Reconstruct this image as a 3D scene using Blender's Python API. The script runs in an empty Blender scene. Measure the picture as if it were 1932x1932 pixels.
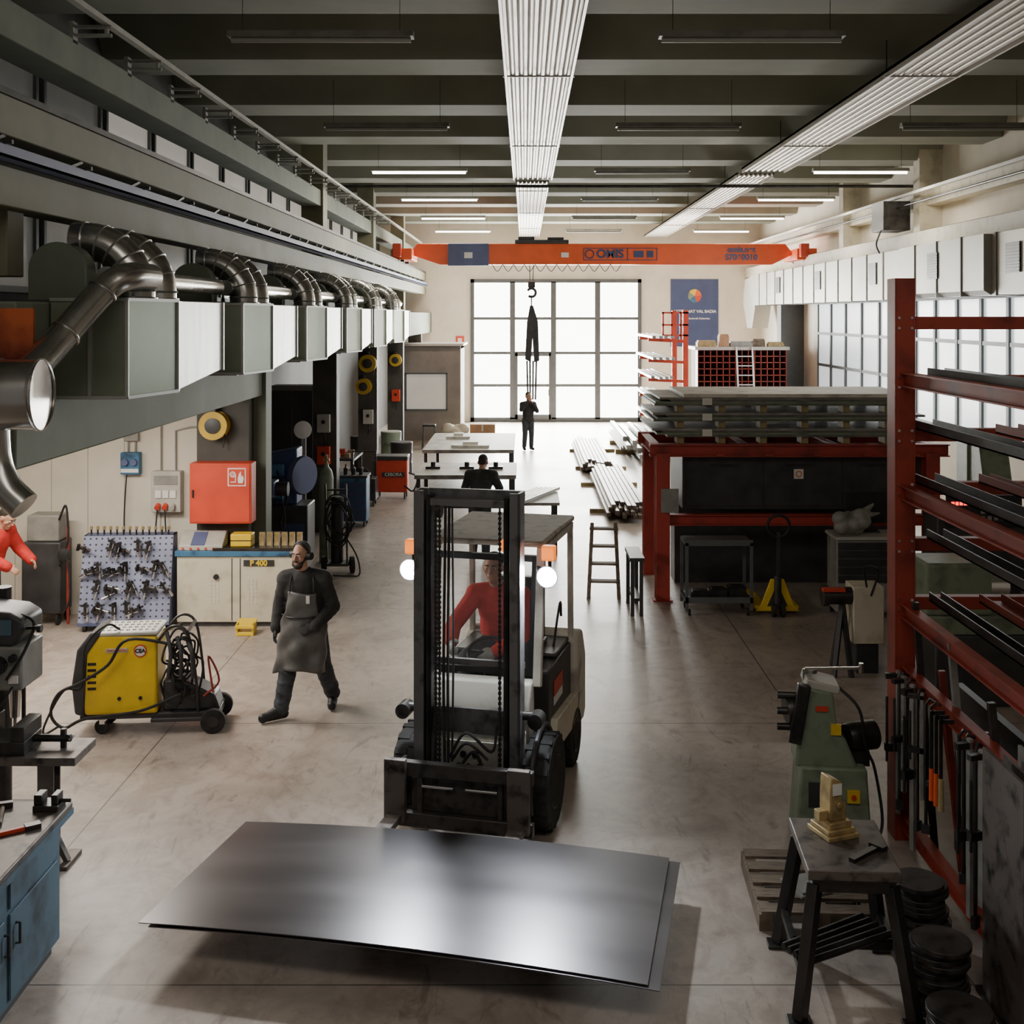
import bpy, math, random
from mathutils import Vector as V, Matrix, Euler
random.seed(7)
S=bpy.context.scene; C=S.collection
F=2200.;H=4.1;CX=990.;CY=595.;PI=math.pi
def R(a): return math.radians(a)
# ------------------------------------------------------------ materials
def mat(name,col,rough=.5,metal=0.,var=.12,scale=6.,bump=.0,em=0.,emcol=None,trans=0.,stretch=None,dirt=None,alpha=1.):
    m=bpy.data.materials.new(name); m.use_nodes=True; n=m.node_tree.nodes; l=m.node_tree.links
    p=n['Principled BSDF']; p.inputs['Roughness'].default_value=rough; p.inputs['Metallic'].default_value=metal
    p.inputs['Transmission Weight'].default_value=trans; p.inputs['Alpha'].default_value=alpha
    tc=n.new('ShaderNodeTexCoord'); mp=n.new('ShaderNodeMapping'); l.new(tc.outputs['Object'],mp.inputs[0])
    if stretch: mp.inputs['Scale'].default_value=stretch
    nz=n.new('ShaderNodeTexNoise'); nz.inputs['Scale'].default_value=scale; nz.inputs['Detail'].default_value=5; l.new(mp.outputs[0],nz.inputs[0])
    rp=n.new('ShaderNodeValToRGB'); l.new(nz.outputs['Fac'],rp.inputs[0])
    lo=dirt if dirt else tuple(c*(1-var*1.6) for c in col); hi=tuple(min(1,c*(1+var)) for c in col)
    rp.color_ramp.elements[0].position=.3; rp.color_ramp.elements[1].position=.62 if not dirt else .5
    rp.color_ramp.elements[0].color=(*lo,1); rp.color_ramp.elements[1].color=(*hi,1)
    l.new(rp.outputs[0],p.inputs['Base Color'])
    mr=n.new('ShaderNodeMapRange'); l.new(nz.outputs['Fac'],mr.inputs[0]); mr.inputs[3].default_value=max(0.03,rough-.06); mr.inputs[4].default_value=min(1,rough+.08)
    l.new(mr.outputs[0],p.inputs['Roughness'])
    if bump:
        b=n.new('ShaderNodeBump'); b.inputs['Strength'].default_value=bump; b.inputs['Distance'].default_value=.02
        l.new(nz.outputs['Fac'],b.inputs['Height']); l.new(b.outputs[0],p.inputs['Normal'])
    if em:
        p.inputs['Emission Color'].default_value=(*(emcol or col),1); p.inputs['Emission Strength'].default_value=em
    return m
def linemask(m,axis,vals,w,col,period=0,dots=False):
    n=m.node_tree.nodes; l=m.node_tree.links; p=n['Principled BSDF']
    tc=n.new('ShaderNodeTexCoord'); sp=n.new('ShaderNodeSeparateXYZ'); l.new(tc.outputs['Object'],sp.inputs[0])
    src=p.inputs['Base Color'].links[0].from_socket
    def mth(op,a,b):
        k=n.new('ShaderNodeMath'); k.operation=op
        for i,q in enumerate((a,b)):
            if q is None: continue
            if isinstance(q,(int,float)): k.inputs[i].default_value=q
            else: l.new(q,k.inputs[i])
        return k.outputs[0]
    s=sp.outputs[axis]; acc=None
    if dots:
        q=[mth('SUBTRACT',mth('FRACT',mth('DIVIDE',sp.outputs[a],period),None),.5) for a in (0,2)]
        acc=mth('LESS_THAN',mth('ADD',mth('MULTIPLY',q[0],q[0]),mth('MULTIPLY',q[1],q[1])),w)
    elif period:
        fr=mth('FRACT',mth('DIVIDE',s,period),None); acc=mth('LESS_THAN',fr,w/period)
    else:
        for v in vals:
            k=mth('LESS_THAN',mth('ABSOLUTE',mth('SUBTRACT',s,v),None),w)
            acc=k if acc is None else mth('MAXIMUM',acc,k)
    mx=n.new('ShaderNodeMix'); mx.data_type='RGBA'; l.new(acc,mx.inputs[0]); l.new(src,mx.inputs[6]); mx.inputs[7].default_value=(*col,1)
    l.new(mx.outputs[2],p.inputs['Base Color'])
def scuff(m,scale,dist,lo,hi,dark,stretch=(1,1,1)):
    n=m.node_tree.nodes; l=m.node_tree.links; p=n['Principled BSDF'];src=p.inputs['Base Color'].links[0].from_socket
    tc=n.new('ShaderNodeTexCoord');mp=n.new('ShaderNodeMapping');mp.inputs['Scale'].default_value=stretch;l.new(tc.outputs['Object'],mp.inputs[0])
    nz=n.new('ShaderNodeTexNoise');nz.inputs['Scale'].default_value=scale;nz.inputs['Detail'].default_value=9;nz.inputs['Roughness'].default_value=.65;nz.inputs['Distortion'].default_value=dist;l.new(mp.outputs[0],nz.inputs[0])
    rp=n.new('ShaderNodeValToRGB');rp.color_ramp.elements[0].position=lo;rp.color_ramp.elements[1].position=hi;rp.color_ramp.elements[0].color=(dark,dark*.97,dark*.95,1);l.new(nz.outputs['Fac'],rp.inputs[0])
    mx=n.new('ShaderNodeMix');mx.data_type='RGBA';mx.blend_type='MULTIPLY';mx.inputs[0].default_value=1;l.new(src,mx.inputs[6]);l.new(rp.outputs[0],mx.inputs[7]);l.new(mx.outputs[2],p.inputs['Base Color'])
M={}
def D(k,*a,**kw): M[k]=mat(k,*a,**kw)
D('floor',(.4,.34,.295),.36,0,.12,.5,.02)
scuff(M['floor'],1.6,2.0,.34,.56,.76);scuff(M['floor'],7,.6,.34,.5,.82,(1,.6,1));scuff(M['floor'],.9,4,.32,.42,.62,(2.2,.6,1))
D('ceil',(.25,.255,.2),.8,0,.08,1.2)
D('white_wall',(.66,.61,.52),.7,0,.05,2); linemask(M['white_wall'],0,None,.012,(.38,.34,.29),.5)
D('back_wall',(.78,.71,.6),.75,0,.05,1.5)
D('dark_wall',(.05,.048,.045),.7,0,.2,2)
D('grey_wall',(.22,.2,.18),.7,0,.1,2)
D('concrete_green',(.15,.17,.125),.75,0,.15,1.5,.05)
D('olive',(.19,.18,.115),.65,0,.12,2)
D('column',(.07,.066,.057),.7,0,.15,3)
D('galv',(.42,.42,.39),.38,.75,.08,2)
D('hood',(.23,.26,.2),.38,.7,.12,1.5)
D('hood_light',(.3,.3,.285),.42,.6,.14,3,0,stretch=(3,3,.4))
D('duct',(.46,.44,.39),.45,.4,.05,1)
D('galv_green',(.15,.175,.13),.45,.5,.1,2)
D('steel_pipe',(.46,.45,.42),.25,.95,.12,3)
D('dark_steel',(.055,.052,.05),.38,.7,.3,5)
D('mast',(.15,.148,.15),.36,.65,.3,6,.03,dirt=(.06,.058,.058))
D('carriage',(.055,.05,.047),.42,.5,.4,9,.1,dirt=(.016,.014,.013))
D('worn',(.1,.085,.075),.5,.5,.5,9,.1,dirt=(.022,.02,.019))
D('black',(.013,.013,.014),.5,0,.2,5)
D('rubber',(.02,.019,.018),.8,0,.4,12,.1)
D('sheet',(.16,.15,.155),.31,.92,.06,1.0,0,stretch=(.6,3,1))
D('stack_a',(.15,.15,.135),.5,.4,.3,3)
D('stack_b',(.26,.25,.22),.5,.3,.3,3)
D('profile',(.2,.165,.14),.42,.6,.35,3,0,stretch=(4,.6,4))
D('red',(.34,.042,.03),.5,.1,.15,3,.02,dirt=(.2,.03,.022))
D('rack_red',(.27,.038,.02),.5,.1,.2,3,.02,dirt=(.13,.022,.015))
D('red_bright',(.62,.06,.025),.45,0,.08,3)
D('orange',(.8,.12,.03),.4,0,.06,2)
D('rust',(.4,.09,.03),.5,.2,.4,2,0,dirt=(.13,.025,.015))
D('navy',(.05,.07,.17),.5,0,.08,2)
D('panel_blue',(.1,.12,.24),.5,0,.1,2)
D('cream',(.6,.55,.43),.5,0,.08,4,dirt=(.48,.43,.32))
D('cream_dirty',(.6,.57,.5),.5,0,.1,3,dirt=(.28,.25,.21))
D('roofplate',(.34,.31,.265),.7,0,.2,8,dirt=(.17,.15,.12))
D('charcoal',(.045,.044,.046),.45,.1,.2,4)
D('yellow',(.78,.53,.02),.4,0,.08,4)
D('reel_yellow',(.6,.39,.03),.45,0,.1,4)
D('blue',(.04,.13,.24),.5,0,.25,5,dirt=(.02,.05,.1))
D('cab_blue',(.065,.115,.155),.55,0,.2,4,dirt=(.03,.05,.065))
D('lilac',(.24,.26,.38),.5,0,.1,5); linemask(M['lilac'],0,None,.03,(.03,.03,.05),.075,True)
D('mgreen',(.19,.235,.165),.5,0,.1,5,dirt=(.12,.14,.1))
D('grey',(.26,.255,.235),.5,.1,.15,5)
D('lightgrey',(.48,.47,.42),.5,.1,.08,5)
D('white',(.8,.78,.75),.45,0,.04,5)
D('wood',(.4,.31,.15),.7,0,.2,8,.1,stretch=(1,8,1))
D('old_wood',(.16,.12,.085),.75,0,.3,8,.1,stretch=(1,8,1))
D('card',(.42,.25,.14),.8,0,.1,5)
D('brass',(.42,.31,.14),.45,.35,.25,10)
D('skin',(.5,.28,.19),.55,0,.06,12)
D('hair',(.025,.017,.013),.7,0,.3,40)
D('cloth_black',(.03,.029,.029),.85,0,.3,7,.5)
D('denim',(.045,.052,.062),.85,0,.3,9,.5)
D('apron',(.1,.097,.093),.44,0,.35,4,.5)
D('cloth_red',(.5,.025,.02),.8,0,.15,8,.4)
D('glove',(.03,.03,.03),.8,0,.3,20)
D('eye',(.8,.78,.75),.2,0,.02)
D('chrome',(.75,.75,.75),.15,1,.05)
D('amber',(1,.25,.02),.3,0,.05,5,em=1.2,emcol=(1,.22,.02))
D('bulb',(1,1,1),.3,0,0,5,em=150,emcol=(.9,.96,1))
D('tube_on',(1,1,1),.4,0,0,5,em=10,emcol=(1,.96,.88))
D('tube_off',(.35,.36,.32),.4,0,.02)
D('radiant',(.52,.47,.41),.42,.4,.05,2)
D('pane_day',(.9,.95,.9),.3,0,.03,.7,em=10,emcol=(.96,1,.93))
D('pane_right',(.7,.77,.82),.3,0,.03,.7,em=.75,emcol=(.9,.97,1))
D('pane_dim',(.22,.22,.2),.35,0,.2,.8,em=.03,emcol=(1,.97,.9))
D('pane_mid',(.5,.49,.44),.35,0,.1,.8,em=.25,emcol=(1,.93,.82))
D('frame_grey',(.11,.12,.125),.5,.2,.06)
D('clear',(.8,.85,.85),.05,0,.02,alpha=.08)
D('led',(1,.03,.02),.4,0,0,5,em=4)
D('paper',(.75,.75,.7),.7,0,.05)
for a,v in ((0,(-3.52,2.75)),(1,(7.14,11.72,16.3,20.9,25.5,30.1))): linemask(M['floor'],a,v,.006,(.1,.085,.07))
# ------------------------------------------------------------ mesh builder
def frame(d,up=V((0,0,1))):
    d=d.normalized()
    if abs(d.dot(up))>.98: up=V((0,1,0))
    a=d.cross(up).normalized(); return a,a.cross(d).normalized()
class MB:
    def __init__(s): s.v=[];s.f=[]
    def add(s,vs,fs,T=None):
        k=len(s.v)
        for v in vs:
            v=V(v); s.v.append(T@v if T else v)
        s.f+= [tuple(k+i for i in f) for f in fs]; return s
    def box(s,x0,x1,y0,y1,z0,z1,T=None):
        return s.add([(x0,y0,z0),(x1,y0,z0),(x1,y1,z0),(x0,y1,z0),(x0,y0,z1),(x1,y0,z1),(x1,y1,z1),(x0,y1,z1)],
            [(0,3,2,1),(4,5,6,7),(0,1,5,4),(1,2,6,5),(2,3,7,6),(3,0,4,7)],T)
    def cb(s,c,d,e=(0,0,0)):
        T=Matrix.Translation(c)@Euler([R(a) for a in e]).to_matrix().to_4x4()
        return s.box(-d[0]/2,d[0]/2,-d[1]/2,d[1]/2,-d[2]/2,d[2]/2,T)
    def beam(s,p,q,w,h=None,ou=0,ov=0):
        p=V(p);q=V(q);h=h or w;a,b=frame(q-p); o=a*ou+b*ov
        vs=[c+o+a*i*w/2+b*j*h/2 for c in (p,q) for i,j in ((-1,-1),(1,-1),(1,1),(-1,1))]
        return s.add(vs,[(0,1,2,3),(7,6,5,4),(0,4,5,1),(1,5,6,2),(2,6,7,3),(3,7,4,0)])
    def ib(s,p,q,w,h,t=.012):
        s.beam(p,q,w,t,0,h/2);s.beam(p,q,w,t,0,-h/2);return s.beam(p,q,t,h)
    def cyl(s,p,q,r,r2=None,n=16):
        p=V(p);q=V(q);r2=r if r2 is None else r2;a,b=frame(q-p)
        vs=[c+(a*math.cos(2*PI*i/n)+b*math.sin(2*PI*i/n))*rr for c,rr in ((p,r),(q,r2)) for i in range(n)]
        return s.add(vs,[tuple(range(n)),tuple(range(2*n-1,n-1,-1))]+[(i,(i+1)%n,n+(i+1)%n,n+i) for i in range(n)])
    def path(s,pts,r,n=8,sm=0):
        pts=[V(p) for p in pts]
        if sm:
            q=[];P=[pts[0]*2-pts[1]]+pts+[pts[-1]*2-pts[-2]]
            for i in range(1,len(P)-2):
                for k in range(sm):
                    t=k/sm;a,b,c,d=P[i-1:i+3]
                    q.append(.5*((2*b)+(c-a)*t+(2*a-5*b+4*c-d)*t*t+(3*b-a-3*c+d)*t**3))
            pts=q+[pts[-1]]
        m=len(pts);a=None;vs=[]
        for i,p in enumerate(pts):
            d=(pts[min(i+1,m-1)]-pts[max(i-1,0)]).normalized()
            if a is None: a,b=frame(d)
            else: a=(a-d*a.dot(d)).normalized()
            b=a.cross(d)
            vs+=[p+(a*math.cos(2*PI*j/n)+b*math.sin(2*PI*j/n))*r for j in range(n)]
        fs=[tuple(range(n)),tuple(range(n*m-1,n*m-n-1,-1))]
        for i in range(m-1):
            fs+=[(i*n+j,i*n+(j+1)%n,(i+1)*n+(j+1)%n,(i+1)*n+j) for j in range(n)]
        return s.add(vs,fs)
    def lathe(s,prof,o=(0,0,0),d=(0,0,1),n=24):
        o=V(o);d=V(d).normalized();a,b=frame(d);m=len(prof)
        vs=[o+d*z+(a*math.cos(2*PI*j/n)+b*math.sin(2*PI*j/n))*max(r,.0005) for r,z in prof for j in range(n)]
        fs=[tuple(range(n)),tuple(range(n*m-1,n*m-n-1,-1))]
        for i in range(m-1): fs+=[(i*n+j,i*n+(j+1)%n,(i+1)*n+(j+1)%n,(i+1)*n+j) for j in range(n)]
        return s.add(vs,fs)
    def ring(s,c,d,Rr,r,n=24,k=8,a0=0,a1=2*PI):
        c=V(c);a,b=frame(V(d))
        return s.path([c+(a*math.cos(a0+(a1-a0)*i/n)+b*math.sin(a0+(a1-a0)*i/n))*Rr for i in range(n+1)],r,k)
    def prism(s,poly,ax,a,b):
        def mk(u,w,t): return {'x':(t,u,w),'y':(u,t,w),'z':(u,w,t)}[ax]
        n=len(poly);vs=[mk(u,w,a) for u,w in poly]+[mk(u,w,b) for u,w in poly]
        return s.add(vs,[tuple(range(n)),tuple(range(2*n-1,n-1,-1))]+[(i,(i+1)%n,n+(i+1)%n,n+i) for i in range(n)])
    def cap(s,p,q,r1,r2,n=10):
        p=V(p);q=V(q);d=q-p
        if d.length<1e-5: d=V((0,0,1e-4))
        d.normalize();pr=[]
        L=(q-p).length
        for i in range(5): t=-PI/2+PI/2*i/4; pr.append((r1*math.cos(t),r1*math.sin(t)))
        for i in range(5): t=PI/2*i/4; pr.append((r2*math.cos(t),L+r2*math.sin(t)))
        return s.lathe(pr,p,d,n)
    def ell(s,c,r,B=None,n=16):
        B=B or Matrix.Identity(3); vs=[];m=10
        for i in range(m+1):
            t=-PI/2+PI*i/m; ct=max(math.cos(t),.01)
            for j in range(n): vs.append(V(c)+B@V((r[0]*ct*math.cos(2*PI*j/n),r[1]*ct*math.sin(2*PI*j/n),r[2]*math.sin(t))))
        fs=[tuple(range(n)),tuple(range(n*m+n-1,n*m-1,-1))]
        for i in range(m): fs+=[(i*n+j,i*n+(j+1)%n,(i+1)*n+(j+1)%n,(i+1)*n+j) for j in range(n)]
        return s.add(vs,fs)
    def build(s,name,m,parent=None,loc=None,bev=0,rz=0):
        import bmesh
        me=bpy.data.meshes.new(name); me.from_pydata([tuple(v) for v in s.v],[],s.f)
        b=bmesh.new(); b.from_mesh(me); bmesh.ops.recalc_face_normals(b,faces=b.faces[:]); b.to_mesh(me); b.free()
        me.materials.append(M[m]); me.shade_smooth(); me.set_sharp_from_angle(angle=R(38))
        o=bpy.data.objects.new(name,me); C.objects.link(o)
        if parent: o.parent=parent
        if loc: o.location=loc
        o.rotation_euler.z=rz
        if bev:
            md=o.modifiers.new('bevel','BEVEL'); md.width=bev; md.segments=2 if bev<.03 else 4; md.limit_method='ANGLE'; md.angle_limit=R(40)
        return o
def tag(o,label,cat,group=None):
    o['label']=label;o['category']=cat
    if group:o['group']=group
    return o
def T(name,label,cat,loc,rz=0,group=None):
    o=bpy.data.objects.new(name,None);C.objects.link(o);o.location=loc;o.rotation_euler.z=rz;o.empty_display_size=.1
    return tag(o,label,cat,group)
def st(o): o['kind']='structure'; return o
def dup(root,loc,rz=None,label=None):
    def rec(o,par):
        c=o.copy();C.objects.link(c)
        if par: c.parent=par
        for ch in [k for k in bpy.data.objects if k.parent==o]: rec(ch,c)
        return c
    r=rec(root,None); r.location=loc
    if rz is not None: r.rotation_euler.z=rz
    if label: r['label']=label
    return r
def txt(s,size,loc,rot,m,parent,name='lettering',bold=0.):
    cu=bpy.data.curves.new('t','FONT');cu.body=s;cu.size=size;cu.extrude=.002;cu.align_x='CENTER';cu.align_y='CENTER';cu.offset=bold
    o=bpy.data.objects.new('t',cu);C.objects.link(o)
    me=bpy.data.meshes.new_from_object(o.evaluated_get(bpy.context.evaluated_depsgraph_get()))
    bpy.data.objects.remove(o); me.materials.clear(); me.materials.append(M[m])
    k=bpy.data.objects.new(name,me);C.objects.link(k);k.parent=parent;k.location=loc;k.rotation_euler=[R(a) for a in rot];return k
FR=(90,0,0)
# ------------------------------------------------------------ room shell
st(MB().box(-9,9.3,1,45.5,-.1,0).build('floor','floor'))
m=MB(); m.box(-6,9.3,3,45.2,8,8.15)
y=5.95
while y<45:
    m.prism([(y-.85,8.0),(y-.5,7.5),(y+.5,7.5),(y+.85,8.0)],'x',-6,9.2); y+=3.35
st(m.build('ceiling','ceil'))
m=MB(); m.box(-9,-2.09,45,45.2,0,8); m.box(4.5,9.3,45,45.2,0,8); m.box(-2.09,4.5,45,45.2,5.5,8); st(m.build('wall_back','back_wall'))
m=MB(); m.box(9.1,9.3,1,45,0,1.65); m.box(9.1,9.3,1,45,4.5,8)
for a,b in ((1,20.5),(27,28.2),(36,45)): m.box(9.1,9.3,a,b,1.65,4.5)
st(m.build('wall_right','back_wall'))
st(MB().box(-5.8,-5.6,3,45,3.45,8).build('wall_left','column'))
st(MB().box(-8.7,-8.5,3,16,0,3.3).build('wall_left_bay','white_wall'))
st(MB().box(-8.7,-4.4,16,16.15,0,3.3).build('wall_bay_end','white_wall'))
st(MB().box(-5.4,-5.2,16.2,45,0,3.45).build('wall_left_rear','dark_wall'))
st(MB().box(-8.7,-4.0,8.3,16.15,3.3,3.45).build('ceiling_bay','ceil'))
m=MB(); m.box(-4.0,-3.6,8.25,16.1,3.0,4.2); m.box(-4.0,-3.6,16.1,45,3.45,4.2); st(m.build('trim_1','concrete_green',bev=.015))
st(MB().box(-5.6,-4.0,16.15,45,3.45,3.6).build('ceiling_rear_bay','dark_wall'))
st(MB().box(-4.1,-3.8,6,44.8,5.42,5.72).build('trim_2','olive',bev=.01))
st(MB().box(-4.05,-3.8,6,44.8,4.9,5.2).build('trim_3','olive',bev=.01))
st(MB().box(-4.6,-4.2,6,44.8,6.35,6.68).build('trim_4','concrete_green',bev=.01))
st(MB().box(8.45,9.1,14,44.9,5.55,5.9).build('trim_5','cream',bev=.01))
st(MB().box(8.75,9.1,14,44.9,6.5,6.9).build('trim_6','cream'))
n=1
for yy in (16.0,22,28,34,40):
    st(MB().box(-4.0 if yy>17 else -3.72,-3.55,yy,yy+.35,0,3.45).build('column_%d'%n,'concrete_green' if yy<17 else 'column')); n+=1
for yy in (24,32,40):
    st(MB().box(-4.6,-4.15,yy,yy+.5,3.6,7.9).build('column_%d'%n,'olive')); n+=1
st(MB().box(-4.42,-3.72,15.72,16.3,0,3.2).build('column_%d'%n,'column')); n+=1
st(MB().box(8.35,9.1,38,38.6,0,5.5).build('column_%d'%n,'frame_grey')); n+=1
for yy in (25.4,31.5): st(MB().box(8.6,9.1,yy,yy+.4,5.9,8).build('column_%d'%n,'cream')); n+=1
wn=1
def window(x,y0,y1,z0,z1,pane,nm,nh=0):
    global wn
    root=bpy.data.objects.new('window_%d'%wn,None);C.objects.link(root);root.location=(x,y0,z0);root['kind']='structure';wn+=1
    w=y1-y0;h=z1-z0;m=MB();t=.07
    for a,b,c,d in ((0,w,0,t),(0,w,h-t,h),(0,t,0,h),(w-t,w,0,h)): m.box(-.05,.05,a,b,c,d)
    for i in range(1,nm): m.box(-.06,.045,w*i/nm-.06,w*i/nm+.06,t,h-t)
    for i in range(1,nh+1): m.box(-.05,.04,t,w-t,h*i/(nh+1)-.04,h*i/(nh+1)+.04)
    m.build('window_frame','frame_grey',root)
    MB().box(-.01,.01,.03,w-.03,.03,h-.03).build('pane',pane,root)
y=9.4;i=0
while y<40:
    window(-5.57,y,y+1.85,6.45,7.1,'pane_dim' if i<3 else 'pane_mid',1); y+=2;i+=1
y=9.4
while y<22:
    window(-5.57,y,y+1.85,4.35,5.35,'pane_dim',1); y+=2
for a,b in ((20.5,27),(28.2,36)): window(9.08,a,b,1.65,4.5,'pane_right',5,2)
gd=bpy.data.objects.new('door_1',None);C.objects.link(gd);gd.location=(-2.09,45.02,0);gd['kind']='structure'
w=6.59;h=5.5;m=MB()
for a,b,c,d in ((0,w,h-.14,h),(0,w,0,.16),(0,.14,0,h),(w-.14,w,0,h)): m.box(a,b,-.1,.08,c,d)
for xx in (1.62,3.2,4.9): m.box(xx-.1,xx+.1,-.1,.06,.1,h-.1)
for zz in (1.4,2.65,3.98): m.box(.1,w-.1,-.07,.05,zz-.05,zz+.05)
m.build('door_frame','frame_grey',gd)
m=MB(); 
for a,b,c,d in ((1.72,1.82,.1,2.65),(3.02,3.12,.1,2.65),(1.72,3.1,2.53,2.65),(1.72,3.1,.1,.28)): m.box(a,b,-.13,-.1,c,d)
m.build('door_leaf','frame_grey',gd); MB().box(3.0,3.04,-.17,-.13,1.0,1.25).build('handle','chrome',gd)
xs=[.1,1.62,3.2,4.9,w-.1];zs=[.12,1.4,2.65,3.98,h-.1]
for i in range(4):
    for j in range(4): MB().box(xs[i],xs[i+1],0,.02,zs[j],zs[j+1]).build('pane','pane_day',gd)
# ------------------------------------------------------------ ceiling fittings
def lamp(x,y,lit,lab,grp):
    t=T('ceiling_lamp',lab,'ceiling lamp',(x,y,7.1),0,grp)
    MB().prism([(-.09,.0),(-.05,.07),(.05,.07),(.09,0)],'x',-1,1).build('housing','lightgrey' if lit else 'grey',t)
    MB().cyl((-.97,0,-.025),(.97,0,-.025),.028,n=10).build('tube','tube_on' if lit else 'tube_off',t)
    for sx in (-.85,.85): MB().cyl((sx,0,.06),(sx,0,.9),.004,n=5).build('hanger','dark_steel',t)
    if lit:
        l=bpy.data.lights.new('lamp_light','AREA');l.shape='RECTANGLE';l.size=1.9;l.size_y=.12;l.energy=115;l.color=(1,.92,.78)
        o=bpy.data.objects.new('lamp_light',l);C.objects.link(o);o.location=(x,y,7.04)
rows=[12.6,18.6,24.3,30.1,35.9,41.5]
for c,xc in enumerate((-2.2,2.45,7.0)):
    for r,yy in enumerate(rows):
        if c==2 and r==0: continue
        lit=(c!=1 and r>=2)
        lab=('glowing fluorescent batten lamp hanging from the far ceiling' if lit else 'unlit fluorescent batten lamp hanging under the ceiling ribs')
        lamp(xc,yy,lit,lab,'lit ceiling lamps' if lit else 'unlit ceiling lamps')
def radiant(x0,x1,y0,y1,lab):
    t=T('radiant_panel',lab,'ceiling heater',((x0+x1)/2,y0,7.1));w=(x1-x0)/2;L=y1-y0
    m=MB();m.box(-w,w,0,L,.02,.06);m.box(-w,-w+.03,0,L,-.04,.06);m.box(w-.03,w,0,L,-.04,.06);m.build('panel','radiant',t)
    m=MB()
    for i in range(7):
        xx=-w+.1+(2*w-.2)*i/6; m.cyl((xx,0,.015),(xx,L,.015),.036,n=10)
    m.build('ribbed_pipes','radiant',t)
    y=1.5
    while y<L:
        MB().box(-w-.02,w+.02,y,y+.03,-.035,-.015).build('cross_strap','lightgrey',t)
        for sx in(-w,w): MB().cyl((sx,y,.05),(sx,y,.42),.008,n=5).build('hanger','dark_steel',t)
        y+=6.0
radiant(-.25,.6,7,25.6,'near long ribbed radiant heating panel running down the middle of the ceiling')
radiant(-.2,.55,26.4,44.5,'far radiant heating panel in the middle, continuing beyond the joint')
radiant(4.5,5.4,7,24.2,'near long ribbed radiant heating panel on the right side of the ceiling')
radiant(4.55,5.35,25,44.5,'far section of the right ribbed radiant heating panel')
tag(MB().path([(-4.2,26,6.98),(9,26,6.98)],.035).build('cross_pipe','dark_steel'),'dark pipe crossing the whole ceiling at the joint of the heating panels','pipe')
tag(MB().beam((-3.9,6,6.83),(-3.9,44.8,6.83),.07,.05).build('conductor_rail','lightgrey'),'pale thin rail running along the upper left of the hall','rail')
tag(MB().beam((8.4,12,6.75),(8.4,44.8,6.75),.07,.06).build('conductor_rail','white'),'white thin rail running along the upper right of the hall','rail')
tag(MB().cyl((8.3,12,6.5),(8.3,44.8,6.5),.025).build('wall_pipe','dark_steel'),'thin dark pipe below the white rail at upper right','pipe')
b0=None
for i in range(16):
    loc=(-4.22,10.9+1.5*i,6.76)
    if b0 is None:
        b0=T('rail_bracket','steel bracket arm holding the pale rail above left beam','bracket',loc,0,'rail brackets along the upper left beam')
        MB().box(0,.36,-.02,.02,-.06,-.03).box(0,.36,-.02,.02,.02,.05).box(.3,.33,-.02,.02,-.06,.05).build('arm','grey',b0)
        MB().box(-.02,.02,-.06,.06,-.12,.08).build('plate','grey',b0)
    else: dup(b0,loc)
t=T('cable_tray','blue-grey cable tray with clamps running along the left beam','cable tray',(-3.72,6,5.22))
MB().box(-.08,.06,0,38,0,.02).box(-.08,-.07,0,38,0,.09).box(.05,.06,0,38,0,.09).build('channel','panel_blue',t)
MB().cyl((-.03,0,.06),(-.03,38,.06),.025,n=8).cyl((.02,0,.055),(.02,38,.055),.02,n=8).build('cable','black',t)
y=2.2
while y<36:
    MB().beam((-.3,y,.1),(.12,y,.1),.03,.03).beam((-.1,y,.1),(-.1,y+.35,.2),.025,.025).build('clamp','dark_steel',t); y+=1.5
# ------------------------------------------------------------ left duct hoods
def elbow(y,t):
    a0=.40
    pts=[(-.06,y,.82+a0),(.04,y,.82+a0)]+[(.04+a0*math.sin(a),y,.82+a0*math.cos(a)) for a in [PI/2*i/10 for i in range(1,11)]]+[(.44,y,.74)]
    e=MB().path(pts,.15,22).build('elbow_pipe','steel_pipe',t)
    for k in (0,2,4,6,8,10):
        a=PI/2*k/10; c=(.04+a0*math.sin(a),y,.82+a0*math.cos(a))
        MB().ring(c,(math.cos(a),0,-math.sin(a)),.152,.009,22,5).build('seam_ring','galv',e)
    MB().ring((.44,y,.755),(0,0,1),.16,.014,22,5).build('collar','steel_pipe',e)
u=T('extraction_hood','galvanised box hood with twin elbow pipes, nearest on the left wall','duct hood',(-3.58,8.8,3.48))
MB().prism([(0,0),(.58,0),(.72,.8),(.0,.8)],'z',0,.74).build('hood_box','hood',u,bev=.005)
MB().add([(0,.8,0),(.72,.8,0),(.70,2.3,.11),(0,2.45,.11),(0,.8,.74),(.72,.8,.74),(.70,2.3,.74),(0,2.45,.74)],[(0,3,2,1),(4,5,6,7),(0,1,5,4),(1,2,6,5),(2,3,7,6),(3,0,4,7)]).build('hood_end','hood_light',u,bev=.005)
MB().box(0,.36,2.45,3.58,.2,.68).build('link_duct','galv_green',u)
for p,q in (((0,-.004,0),(.58,-.004,0)),((0,-.004,.74),(.58,-.004,.74)),((.58,-.002,0),(.58,-.002,.74)),((.725,.8,0),(.725,.8,.74)),((.58,0,0),(.725,.8,0)),((.58,0,.74),(.725,.8,.74)),((.705,2.3,.1),(.705,2.3,.74)),((.3,-.004,0),(.3,-.004,.74))):
    MB().beam(p,q,.025,.025).build('flange','galv',u)
pl=[(.22,0)]+[(.02+.2*math.cos(PI*k/14),.22+.2*math.sin(PI*k/14)) for k in range(15)]+[(-.18,0)]
MB().prism([(a,b+.75) for a,b in pl],'y',.1,.34).build('fan_housing','galv_green',u,bev=.008)
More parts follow.
